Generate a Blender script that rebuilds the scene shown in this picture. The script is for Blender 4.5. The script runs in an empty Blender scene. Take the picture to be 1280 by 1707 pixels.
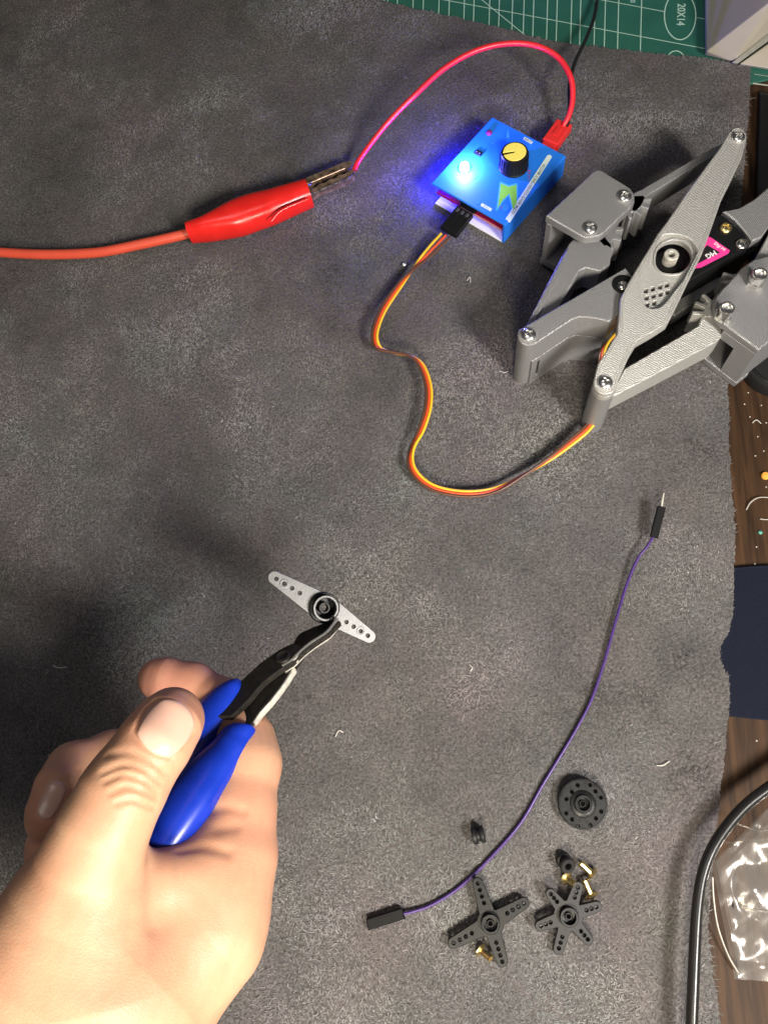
import bpy, math, random
import numpy as np
from mathutils import Vector
random.seed(7); rng = np.random.default_rng(7)
S = 0.001                                   # authored in millimetres, built in metres
sc = bpy.context.scene
COL = sc.collection

# ------------------------------------------------------------------ camera
FPX, CAMH = 1284.0, 320.0
def _basis(nx, ny):
    u = np.array([-(nx-640), ny-853.5, FPX]); u /= np.linalg.norm(u)
    ey = np.array([0, 1, 0.]); y = ey-ey.dot(u)*u; y /= np.linalg.norm(y)
    return np.array([np.cross(y, u), y, u])
ROT = _basis(780, 1300)                     # rows: world axes in camera axes
CAM = np.array([0, 0, CAMH])
def ray(px, py):
    d = ROT @ np.array([px-640, 853.5-py, -FPX]); return d/np.linalg.norm(d)
def P(px, py, z=0.0):
    d = ray(px, py); return CAM + d*((z-CAMH)/d[2])
def PL(pts, z=0.0): return np.array([P(x, y, z) for x, y in pts])
def mmpx(px, py, z):                        # millimetres covered by one photo pixel there
    c = ROT.T @ (P(px, py, z)-CAM); return -c[2]/FPX
cam = bpy.data.objects.new('camera', bpy.data.cameras.new('camera')); COL.objects.link(cam)
from mathutils import Matrix
cam.matrix_world = Matrix.Translation(Vector(CAM*S)) @ Matrix([list(r) for r in ROT]).to_4x4()
cam.data.sensor_fit = 'VERTICAL'; cam.data.sensor_height = 36.0
cam.data.lens = 36.0*FPX/1707.0
cam.data.clip_start = 0.005; cam.data.clip_end = 20
sc.camera = cam
# ------------------------------------------------------------------ light
w = bpy.data.worlds.new('World'); sc.world = w; w.use_nodes = True
w.node_tree.nodes['Background'].inputs[0].default_value = (0.92, 0.95, 1.0, 1)
w.node_tree.nodes['Background'].inputs[1].default_value = 0.05
def area(name, loc, target, size, power, col, shape='DISK'):
    l = bpy.data.lights.new(name, 'AREA'); l.shape = shape; l.size = size*S; l.energy = power; l.color = col
    o = bpy.data.objects.new(name, l); COL.objects.link(o)
    o.location = Vector(loc)*S
    o.rotation_euler = (Vector(target)-Vector(loc)).to_track_quat('-Z', 'Y').to_euler()
    return o
area('desk_lamp_light', (330, -190, 425), (-20, 110, 0), 125, 5.2, (1.0, 0.945, 0.88))
area('near_lamp_light', (20, -290, 360), (-60, 20, 0), 130, 2.85, (1.0, 0.90, 0.71))
area('ceiling_light', (-250, 60, 1300), (-20, 100, 0), 500, 2.0, (1.0, 0.96, 0.93))
sc.view_settings.view_transform = 'Standard'; sc.view_settings.look = 'None'
sc.cycles.transparent_max_bounces = 24
sc.view_settings.exposure = 0.0; sc.view_settings.gamma = 1.0

# ------------------------------------------------------------------ materials
def mat(name, col, rough=0.5, metal=0.0, spec=0.5, noise=0.0, nscale=400, bump=0.0, bscale=1500, coat=0.0, emit=None, estr=0, rvar=0.0):
    m = bpy.data.materials.new(name); m.use_nodes = True
    nt = m.node_tree; b = nt.nodes['Principled BSDF']
    b.inputs['Base Color'].default_value = (*col, 1); b.inputs['Roughness'].default_value = rough
    b.inputs['Metallic'].default_value = metal; b.inputs['Specular IOR Level'].default_value = spec
    b.inputs['Coat Weight'].default_value = coat
    if emit: b.inputs['Emission Color'].default_value = (*emit, 1); b.inputs['Emission Strength'].default_value = estr
    tc = nt.nodes.new('ShaderNodeTexCoord')
    if noise or rvar:
        n = nt.nodes.new('ShaderNodeTexNoise'); n.inputs['Scale'].default_value = nscale; n.inputs['Detail'].default_value = 5
        nt.links.new(tc.outputs['Object'], n.inputs['Vector'])
        if noise:
            r = nt.nodes.new('ShaderNodeValToRGB')
            r.color_ramp.elements[0].position = .3; r.color_ramp.elements[1].position = .7
            r.color_ramp.elements[0].color = (*[c*(1-noise) for c in col], 1); r.color_ramp.elements[1].color = (*[min(1, c*(1+noise)) for c in col], 1)
            nt.links.new(n.outputs['Fac'], r.inputs['Fac']); nt.links.new(r.outputs['Color'], b.inputs['Base Color'])
        if rvar:
            mr = nt.nodes.new('ShaderNodeMapRange'); mr.inputs['From Min'].default_value = .3; mr.inputs['From Max'].default_value = .7
            mr.inputs['To Min'].default_value = max(0, rough-rvar); mr.inputs['To Max'].default_value = min(1, rough+rvar)
            nt.links.new(n.outputs['Fac'], mr.inputs['Value']); nt.links.new(mr.outputs['Result'], b.inputs['Roughness'])
    if bump:
        n2 = nt.nodes.new('ShaderNodeTexNoise'); n2.inputs['Scale'].default_value = bscale; n2.inputs['Detail'].default_value = 4
        nt.links.new(tc.outputs['Object'], n2.inputs['Vector'])
        bp = nt.nodes.new('ShaderNodeBump'); bp.inputs['Strength'].default_value = bump; bp.inputs['Distance'].default_value = 0.0004
        nt.links.new(n2.outputs['Fac'], bp.inputs['Height']); nt.links.new(bp.outputs['Normal'], b.inputs['Normal'])
    return m

def mat_print(name, col, ang=0.6, rough=0.42, st=0.5):
    """3D-printed filament: layer lines round the walls, raster lines on the tops."""
    m = mat(name, col, rough, 0.4, 0.5, noise=0.07, nscale=1800, rvar=0.1)
    nt = m.node_tree; b = nt.nodes['Principled BSDF']; tc = nt.nodes['Texture Coordinate']
    geo = nt.nodes.new('ShaderNodeNewGeometry'); sep = nt.nodes.new('ShaderNodeSeparateXYZ'); nt.links.new(geo.outputs['True Normal'], sep.inputs[0])
    def wave(rot, scale, dist):
        mp = nt.nodes.new('ShaderNodeMapping'); mp.inputs['Rotation'].default_value = rot
        nt.links.new(tc.outputs['Object'], mp.inputs['Vector'])
        wv = nt.nodes.new('ShaderNodeTexWave'); wv.inputs['Scale'].default_value = scale; wv.inputs['Distortion'].default_value = dist
        wv.inputs['Detail'].default_value = 2; wv.inputs['Detail Scale'].default_value = 4
        nt.links.new(mp.outputs[0], wv.inputs['Vector']); return wv
    w1 = wave((0, 0, ang), 430, 2.6)                     # raster (about 1 mm)
    w2 = wave((0, math.pi/2, 0), 480, 0.6)               # layers along Z
    ab = nt.nodes.new('ShaderNodeMath'); ab.operation = 'ABSOLUTE'; nt.links.new(sep.outputs['Z'], ab.inputs[0])
    gt = nt.nodes.new('ShaderNodeMath'); gt.operation = 'GREATER_THAN'; gt.inputs[1].default_value = 0.7; nt.links.new(ab.outputs[0], gt.inputs[0])
    mx = nt.nodes.new('ShaderNodeMix'); nt.links.new(gt.outputs[0], mx.inputs[0]); nt.links.new(w2.outputs['Fac'], mx.inputs[2]); nt.links.new(w1.outputs['Fac'], mx.inputs[3])
    n = nt.nodes.new('ShaderNodeTexNoise'); n.inputs['Scale'].default_value = 1600; n.inputs['Detail'].default_value = 3; nt.links.new(tc.outputs['Object'], n.inputs['Vector'])
    ad = nt.nodes.new('ShaderNodeMath'); ad.operation = 'ADD'; nt.links.new(mx.outputs[0], ad.inputs[0]); nt.links.new(n.outputs['Fac'], ad.inputs[1])
    bp = nt.nodes.new('ShaderNodeBump'); bp.inputs['Strength'].default_value = st; bp.inputs['Distance'].default_value = 0.00026
    nt.links.new(ad.outputs[0], bp.inputs['Height']); nt.links.new(bp.outputs['Normal'], b.inputs['Normal'])
    return m

def mat_suede():
    m = mat('suede', (0.07, 0.066, 0.068), 0.95, 0, 0.15)
    nt = m.node_tree; b = nt.nodes['Principled BSDF']; tc = nt.nodes['Texture Coordinate']
    def noise(s, d): 
        n = nt.nodes.new('ShaderNodeTexNoise'); n.inputs['Scale'].default_value = s; n.inputs['Detail'].default_value = d
        nt.links.new(tc.outputs['Object'], n.inputs['Vector']); return n
    fine = noise(900, 6); big = noise(18, 5); mid = noise(70, 4)
    r = nt.nodes.new('ShaderNodeValToRGB'); r.color_ramp.elements[0].position = .32; r.color_ramp.elements[1].position = .7
    r.color_ramp.elements[0].color = (.055, .051, .051, 1); r.color_ramp.elements[1].color = (.15, .139, .138, 1)
    nt.links.new(fine.outputs['Fac'], r.inputs['Fac'])
    r2 = nt.nodes.new('ShaderNodeValToRGB'); e = r2.color_ramp.elements
    e[0].position = .3; e[0].color = (.72, .80, .78, 1); e[1].position = .72; e[1].color = (1.22, 1.13, 1.15, 1)
    a = nt.nodes.new('ShaderNodeMath'); a.operation = 'MULTIPLY_ADD'; a.inputs[1].default_value = .5
    nt.links.new(mid.outputs['Fac'], a.inputs[0])
    h = nt.nodes.new('ShaderNodeMath'); h.operation = 'MULTIPLY'; h.inputs[1].default_value = .5; nt.links.new(big.outputs['Fac'], h.inputs[0]); nt.links.new(h.outputs[0], a.inputs[2])
    nt.links.new(a.outputs[0], r2.inputs['Fac'])
    mx = nt.nodes.new('ShaderNodeMix'); mx.data_type = 'RGBA'; mx.blend_type = 'MULTIPLY'; mx.inputs[0].default_value = 1
    nt.links.new(r.outputs['Color'], mx.inputs[6]); nt.links.new(r2.outputs['Color'], mx.inputs[7]); nt.links.new(mx.outputs[2], b.inputs['Base Color'])
    bp = nt.nodes.new('ShaderNodeBump'); bp.inputs['Strength'].default_value = .8; bp.inputs['Distance'].default_value = .0006
    nt.links.new(fine.outputs['Fac'], bp.inputs['Height']); nt.links.new(bp.outputs['Normal'], b.inputs['Normal'])
    return m

def mat_attr(name, rough, spec=0.3, sss=0.0, attr='tint', bump=0):
    m = mat(name, (.5, .5, .5), rough, 0, spec, bump=bump, bscale=1100)
    nt = m.node_tree; b = nt.nodes['Principled BSDF']
    at = nt.nodes.new('ShaderNodeAttribute'); at.attribute_name = attr
    nt.links.new(at.outputs['Color'], b.inputs['Base Color'])
    if sss:
        vo = nt.nodes.new('ShaderNodeTexVoronoi'); vo.feature = 'DISTANCE_TO_EDGE'; vo.inputs['Scale'].default_value = 1050
        nz = nt.nodes.new('ShaderNodeTexNoise'); nz.inputs['Scale'].default_value = 420; nz.inputs['Detail'].default_value = 5
        tc = nt.nodes['Texture Coordinate']; nt.links.new(tc.outputs['Object'], vo.inputs['Vector']); nt.links.new(tc.outputs['Object'], nz.inputs['Vector'])
        mn = nt.nodes.new('ShaderNodeMath'); mn.operation = 'MINIMUM'; mn.inputs[1].default_value = .22; nt.links.new(vo.outputs['Distance'], mn.inputs[0])
        ad = nt.nodes.new('ShaderNodeMath'); ad.operation = 'MULTIPLY_ADD'; ad.inputs[1].default_value = 1.6; nt.links.new(mn.outputs[0], ad.inputs[0]); nt.links.new(nz.outputs['Fac'], ad.inputs[2])
        bp = next(n for n in nt.nodes if n.type == 'BUMP'); bp.inputs['Strength'].default_value = .2; bp.inputs['Distance'].default_value = .0003; nt.links.new(ad.outputs[0], bp.inputs['Height'])
        b.inputs['Subsurface Weight'].default_value = sss; b.inputs['Subsurface Radius'].default_value = (1, .32, .16); b.inputs['Subsurface Scale'].default_value = .0035
    return m

def mat_wood():
    m = mat('dark_wood', (.05, .025, .012), .6, 0, .2)
    nt = m.node_tree; b = nt.nodes['Principled BSDF']; tc = nt.nodes['Texture Coordinate']
    mp = nt.nodes.new('ShaderNodeMapping'); mp.inputs['Scale'].default_value = (1, .06, 1); mp.inputs['Rotation'].default_value = (0, 0, .06)
    nt.links.new(tc.outputs['Object'], mp.inputs['Vector'])
    n = nt.nodes.new('ShaderNodeTexNoise'); n.inputs['Scale'].default_value = 380; n.inputs['Detail'].default_value = 6; n.inputs['Distortion'].default_value = .6
    nt.links.new(mp.outputs[0], n.inputs['Vector'])
    r = nt.nodes.new('ShaderNodeValToRGB'); e = r.color_ramp.elements
    e[0].position = .3; e[0].color = (.016, .008, .004, 1); e[1].position = .72; e[1].color = (.066, .033, .015, 1)
    nt.links.new(n.outputs['Fac'], r.inputs['Fac']); nt.links.new(r.outputs['Color'], b.inputs['Base Color'])
    bp = nt.nodes.new('ShaderNodeBump'); bp.inputs['Strength'].default_value = .25; bp.inputs['Distance'].default_value = .0003
    nt.links.new(n.outputs['Fac'], bp.inputs['Height']); nt.links.new(bp.outputs['Normal'], b.inputs['Normal'])
    return m

def mat_film():
    m = bpy.data.materials.new('clear_film'); m.use_nodes = True; nt = m.node_tree
    for n in list(nt.nodes):
        if n.type == 'BSDF_PRINCIPLED': nt.nodes.remove(n)
    out = nt.nodes['Material Output']
    tr = nt.nodes.new('ShaderNodeBsdfTransparent'); tr.inputs[0].default_value = (.95, .94, .93, 1)
    gl_col = (.62, .60, .57, 1)
    gl = nt.nodes.new('ShaderNodeBsdfGlossy'); gl.inputs['Roughness'].default_value = .17; gl.inputs['Color'].default_value = gl_col
    df = nt.nodes.new('ShaderNodeBsdfDiffuse'); df.inputs[0].default_value = (.7, .68, .66, 1)
    fr = nt.nodes.new('ShaderNodeFresnel'); fr.inputs[0].default_value = 1.5
    m1 = nt.nodes.new('ShaderNodeMixShader'); m1.inputs[0].default_value = .05
    nt.links.new(tr.outputs[0], m1.inputs[1]); nt.links.new(df.outputs[0], m1.inputs[2])
    m2 = nt.nodes.new('ShaderNodeMixShader'); nt.links.new(fr.outputs[0], m2.inputs[0])
    nt.links.new(m1.outputs[0], m2.inputs[1]); nt.links.new(gl.outputs[0], m2.inputs[2]); nt.links.new(m2.outputs[0], out.inputs[0])
    return m

M = dict(
    suede=mat_suede(), wood=mat_wood(), film=mat_film(),
    nap=mat_attr('suede_nap', .9, .15), skin=mat_attr('skin', .46, .4, .22, bump=.35),
    nail=mat('nail', (.66, .40, .31), .3, 0, .5, noise=.06, nscale=150),
    silver=mat_print('grey_print', (.30, .30, .308), .6, .38, .68), silver2=mat_print('pale_print', (.50, .495, .475), 1.15, .36, .62),
    steel=mat('steel', (.72, .70, .66), .22, 1, noise=.15, nscale=700, rvar=.1), chrome=mat('bright_steel', (.86, .85, .83), .27, 1),
    brass=mat('brass', (.88, .72, .36), .3, 1, rvar=.08, nscale=600), oldbrass=mat('tarnished_metal', (.42, .30, .19), .38, .85, noise=.5, nscale=350, rvar=.15),
    blacksteel=mat('black_steel', (.026, .023, .020), .36, .4, .7, noise=.3, nscale=500, bump=.12, bscale=900),
    edge=mat('ground_steel', (.62, .60, .54), .42, .35, noise=.2, nscale=600),
    nylon=mat('black_nylon', (.009, .0095, .010), .42, 0, .28, noise=.3, nscale=500, bump=.10, bscale=1600, rvar=.1),
    nylon2=mat('nylon_sheen', (.055, .056, .056), .40, 0, 1.0, noise=.35, nscale=260, bump=.10, bscale=1800),  # same black nylon, base lightened to paint in the sheen of the held horn
    rubber=mat('black_rubber', (.012, .012, .013), .5, 0, .3), black=mat('black_plastic', (.008, .008, .009), .45, 0, .2, bump=.05),
    cable=mat('black_cable', (.012, .012, .012), .28, 0, .5, bump=.06, bscale=500), 
    bluegrip=mat('blue_grip', (.006, .030, .38), .30, 0, .5, noise=.14, nscale=90, bump=.07, bscale=500, rvar=.09),
    bluecase=mat('blue_anodised', (.010, .185, .80), .62, .1, .5, noise=.05, nscale=200), white=mat('white_paint', (.78, .79, .80), .5),
    print_white=mat('print_white', (.62, .74, .70), .5), print_dark=mat('print_dark', (.08, .16, .16), .6), green=mat('print_green', (.20, .52, .05), .5, noise=.15, nscale=100),
    printred=mat('print_red', (.35, .03, .12), .5), printblue=mat('print_pale_blue', (.05, .35, .8), .5),
    yellow=mat('yellow_cap', (.93, .80, .16), .45, noise=.04), pcb=mat('magenta_board', (.33, .008, .05), .4), pcbedge=mat('board_edge', (.6, .3, .36), .6),
    redplug=mat('red_plug', (.72, .03, .03), .4, 0, .5), redwire=mat('red_wire', (.70, .022, .030), .33, 0, .5, noise=.06), blackwire=mat('black_wire', (.013, .013, .014), .32),
    boot=mat('red_boot', (.68, .018, .014), .24, 0, .5, noise=.1, nscale=110, bump=.07, bscale=350, rvar=.08), orange=mat('orange_cable', (.66, .085, .045), .4, 0, .5, noise=.06, nscale=120),
    wy=mat('yellow_wire', (.80, .48, .03), .35), wr=mat('orange_red_wire', (.62, .075, .02), .35), wb=mat('brown_wire', (.105, .045, .026), .35),
    purple=mat('purple_wire', (.060, .026, .16), .33, 0, .5, noise=.1), cutmat=mat('green_mat', (.022, .115, .085), .6, 0, .3, noise=.1, nscale=60, bump=.2, bscale=1800),
    line=mat('pale_line', (.42, .62, .52), .6), ivory=mat('ivory_plastic', (.47, .43, .36), .45, noise=.06, nscale=40, bump=.06, bscale=300), greytrim=mat('grey_trim', (.30, .30, .27), .4, noise=.1),
    dirt=mat('dirt', (.33, .26, .15), .8, noise=.4, nscale=900), navy=mat('navy_fabric', (.004, .006, .016), .85, 0, .2, noise=.2, nscale=900, bump=.5, bscale=2500),
    pink=mat('pink_sticker', (.78, .05, .30), .38, noise=.05), stblack=mat('sticker_black', (.015, .014, .015), .4), stwhite=mat('sticker_white', (.8, .8, .8), .5),
    seam=mat('film_seam', (.42, .40, .36), .35), lint=mat('lint', (.62, .60, .55), .8), amber=mat('amber_bit', (.70, .33, .05), .5), teal=mat('teal_bit', (.08, .30, .24), .5),
    led=mat('led_lens', (.1, .3, .9), .3, emit=(.25, .55, 1.0), estr=9.0), leddim=mat('dark_red_led', (.22, .02, .12), .3), slot=mat('recess_shade', (.006, .006, .006), .9),  # slot: near-black fill, the shade inside recesses painted as colour
)

# ------------------------------------------------------------------ builders
def tag(o, label=None, cat=None, group=None, kind=None):
    if label: o['label'] = label
    if cat: o['category'] = cat
    if group: o['group'] = group
    if kind: o['kind'] = kind
    return o
def thing(name, label, cat, loc=(0, 0, 0), group=None, rot=(0, 0, 0)):
    o = bpy.data.objects.new(name, None); COL.objects.link(o); o.location = Vector(loc)*S; o.rotation_euler = rot
    o.empty_display_size = .005
    return tag(o, label, cat, group)
def origin(o):
    v = Vector((0, 0, 0))
    while o is not None: v += o.location; o = o.parent
    return np.array(v)
def make(name, geo, m, parent=None, local=False, angle=40, smooth=True, loc=None):
    """geo = (verts in mm, faces). World millimetres unless local."""
    v, f = geo; v = np.asarray(v, float)*S
    if loc is not None: l = np.asarray(loc, float)*S
    else: l = np.zeros(3)
    if parent is not None and not local: v = v-origin(parent)
    v = v-l
    me = bpy.data.meshes.new(name); me.from_pydata([tuple(p) for p in v], [], [tuple(int(i) for i in q) for q in f]); me.validate(); me.update()
    if smooth:
        me.shade_smooth(); me.set_sharp_from_angle(angle=math.radians(angle))
    me.materials.append(m)
    o = bpy.data.objects.new(name, me); COL.objects.link(o); o.parent = parent
    o.location = Vector(l)
    return o
def merge(*gs):
    V, Fc, n = [], [], 0
    for v, f in gs:
        V.append(np.asarray(v, float)); Fc += [tuple(i+n for i in q) for q in f]; n += len(v)
    return np.vstack(V), Fc
def flat(outline, z0, z1, holes=(), bevel=0.0, res=1):
    """filled outline (mm, XY) with round or other holes, from z0 up to z1, edges bevelled"""
    cu = bpy.data.curves.new('c', 'CURVE'); cu.dimensions = '2D'; cu.fill_mode = 'BOTH'
    for poly in (outline, *holes):
        sp = cu.splines.new('POLY'); sp.points.add(len(poly)-1); sp.use_cyclic_u = True
        for p, q in zip(sp.points, poly): p.co = (q[0], q[1], 0, 1)
    cu.extrude = max((z1-z0)/2-bevel, 1e-4); cu.bevel_depth = bevel; cu.bevel_resolution = res-1
    if bevel: cu.offset = -bevel
    ob = bpy.data.objects.new('c', cu); COL.objects.link(ob)
    bpy.context.view_layer.update()
    me = bpy.data.meshes.new_from_object(ob.evaluated_get(bpy.context.evaluated_depsgraph_get()))
    v = np.array([tuple(x.co) for x in me.vertices]); f = [tuple(p.vertices) for p in me.polygons]
    bpy.data.objects.remove(ob); bpy.data.curves.remove(cu); bpy.data.meshes.remove(me)
    v[:, 2] += (z0+z1)/2
    # weld
    key = {}; idx = []; out = []
    for p in np.round(v, 4):
        k = tuple(p)
        if k not in key: key[k] = len(out); out.append(p)
        idx.append(key[k])
    f2 = []
    for q in f:
        r = []
        for i in q:
            if not r or r[-1] != idx[i]: r.append(idx[i])
        if r[0] == r[-1]: r.pop()
        if len(set(r)) >= 3 and len(set(r)) == len(r): f2.append(tuple(r))
    return np.array(out), f2
def circ(cx, cy, r, n=20, a0=0.0):
    return [(cx+r*math.cos(a0+2*math.pi*i/n), cy+r*math.sin(a0+2*math.pi*i/n)) for i in range(n)]
def spline(pts, n=8, closed=False):
    p = np.asarray(pts, float); N = len(p); out = []
    for i in range(N if closed else N-1):
        a = p[(i-1) % N] if closed or i > 0 else 2*p[0]-p[1]
        b, c = p[i % N], p[(i+1) % N]
        d = p[(i+2) % N] if closed or i+2 < N else 2*p[-1]-p[-2]
        for t in np.linspace(0, 1, n, endpoint=False):
            out.append(.5*((2*b)+(-a+c)*t+(2*a-5*b+4*c-d)*t*t+(-a+3*b-3*c+d)*t**3))
    if not closed: out.append(p[-1])
    return np.array(out)
def loft(path, rx, ry=None, side=None, n=14, caps=True, sq=1.0):
    """tube along path; elliptical (rx along `side`, ry across). sq<1 squarer."""
    path = np.asarray(path, float); N = len(path)
    rx = np.broadcast_to(np.asarray(rx, float), (N,)); ry = rx if ry is None else np.broadcast_to(np.asarray(ry, float), (N,))
    T = np.gradient(path, axis=0); T /= np.linalg.norm(T, axis=1)[:, None]
    V, Fc = [], []
    if side is None:
        a = np.array([0, 0, 1.]); s = np.cross(T[0], a)
        if np.linalg.norm(s) < .1: s = np.array([1., 0, 0])
        s /= np.linalg.norm(s); sides = [s]
        for i in range(1, N):
            s = sides[-1]-T[i]*sides[-1].dot(T[i]); sides.append(s/np.linalg.norm(s))
    else:
        sides = []
        sd = np.asarray(side, float)
        for i in range(N):
            v = sd[i] if sd.ndim == 2 else sd
            v = v-T[i]*v.dot(T[i]); sides.append(v/np.linalg.norm(v))
    for i in range(N):
        u = sides[i]; w_ = np.cross(T[i], u)
        for k in range(n):
            a = 2*math.pi*k/n; c, s_ = math.cos(a), math.sin(a)
            c = math.copysign(abs(c)**sq, c); s_ = math.copysign(abs(s_)**sq, s_)
            V.append(path[i]+u*rx[i]*c+w_*ry[i]*s_)
    for i in range(N-1):
        for k in range(n):
            a = i*n+k; b = i*n+(k+1) % n; Fc.append((a, b, b+n, a+n))
    if caps:
        Fc.append(tuple(range(n-1, -1, -1))); Fc.append(tuple(range((N-1)*n, N*n)))
    return np.array(V), Fc
def lathe(prof, n=24, close=False, caps=True):
    """profile [(r, z)] round Z"""
    V, Fc = [], []
    for r, z in prof:
        for k in range(n): a = 2*math.pi*k/n; V.append((r*math.cos(a), r*math.sin(a), z))
    m = len(prof)
    for i in range(m if close else m-1):
        j = (i+1) % m
        for k in range(n): k2 = (k+1) % n; Fc.append((i*n+k, i*n+k2, j*n+k2, j*n+k))
    if not close and caps:
        if prof[0][0] > 0: Fc.append(tuple(range(n-1, -1, -1)))
        if prof[-1][0] > 0: Fc.append(tuple(range((m-1)*n, m*n)))
    return np.array(V), Fc
def frame(geo, o, x, y, z=None):
    v, f = geo; x = np.asarray(x, float); x = x/np.linalg.norm(x); y = np.asarray(y, float)
    y = y-x*y.dot(x); y /= np.linalg.norm(y); z_ = np.cross(x, y)
    v = np.asarray(v, float)
    return np.asarray(o)+v[:, :1]*x+v[:, 1:2]*y+v[:, 2:3]*z_, f
def box(x0, x1, y0, y1, z0, z1, b=0.3):
    b = min(b, (x1-x0)/3, (y1-y0)/3, (z1-z0)/3)
    return flat([(x0, y0), (x1, y0), (x1, y1), (x0, y1)], z0, z1, bevel=b)
def text(s, size, ext=.04, bold=0.0):
    cu = bpy.data.curves.new('t', 'FONT'); cu.body = s; cu.size = size; cu.extrude = ext; cu.offset = bold; cu.align_x = 'CENTER'; cu.align_y = 'CENTER'; cu.resolution_u = 3
    ob = bpy.data.objects.new('t', cu); COL.objects.link(ob); bpy.context.view_layer.update()
    me = bpy.data.meshes.new_from_object(ob.evaluated_get(bpy.context.evaluated_depsgraph_get()))
    v = np.array([tuple(x.co) for x in me.vertices]); f = [tuple(p.vertices) for p in me.polygons]
    bpy.data.objects.remove(ob); bpy.data.curves.remove(cu); bpy.data.meshes.remove(me)
    return v, f
def XY(pts, z): return [tuple(p[:2]) for p in PL(pts, z)]
def copy_tree(o, parent=None):
    c = o.copy(); COL.objects.link(c); c.parent = parent
    for ch in list(o.children): copy_tree(ch, c)
    return c
Z3 = np.array([0, 0, 1.])

# ================================================================== setting
desk = make('desk_top', box(-420, 330, -260, 620, -22, -2.2, 1), M['wood']); tag(desk, 'dark brown wooden desk top at the right edge', 'desk', kind='structure')

# suede mat with an uneven cut edge and a standing nap
top_edge = [(-500, -300), (300, -75), (560, -18), (640, 2), (700, 16), (770, 31), (850, 50), (930, 70), (1000, 79), (1060, 86), (1120, 92), (1180, 98), (1225, 106), (1253, 113)]
right_edge = [(1249, 160), (1244, 220), (1238, 300), (1228, 420), (1220, 560), (1213, 640), (1214, 720), (1218, 800), (1223, 860), (1225, 905), (1223, 950), (1222, 1000), (1220, 1030), (1213, 1055), (1202, 1075), (1199, 1090), (1205, 1112), (1214, 1130), (1215, 1165), (1211, 1220), (1206, 1270), (1199, 1330), (1192, 1400), (1185, 1470), (1180, 1540), (1184, 1600), (1194, 1660), (1201, 1720), (1210, 1900)]
edge = spline(top_edge, 10).tolist()[:-1]+spline(right_edge, 14).tolist()
edge = [(x+rng.normal(0, 1.0), y+rng.normal(0, .8)) for x, y in edge]+[(1210, 2400), (-700, 2400)]
mat_outline = XY(edge, 0)
suede = make('suede_mat', flat(mat_outline, -2.15, 0, bevel=0), M['suede'], smooth=False)
tag(suede, 'large charcoal grey suede leather mat covering the desk under everything', 'mat')
def inside(poly, x, y):
    poly = np.asarray(poly); c = np.zeros(len(x), bool); j = len(poly)-1
    for i in range(len(poly)):
        xi, yi, xj, yj = *poly[i], *poly[j]
        if yi != yj: c ^= ((yi > y) != (yj > y)) & (x < (xj-xi)*(y-yi)/(yj-yi)+xi)
        j = i
    return c
def vnoise(x, y, cell, seed):
    g = np.random.default_rng(seed).random((256, 256))
    u, v = x/cell+1000, y/cell+1000; i, j = np.floor(u).astype(int), np.floor(v).astype(int); a, b = u-i, v-j
    a = a*a*(3-2*a); b = b*b*(3-2*b); i %= 255; j %= 255
    return (g[i, j]*(1-a)+g[i+1, j]*a)*(1-b)+(g[i, j+1]*(1-a)+g[i+1, j+1]*a)*b
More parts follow.
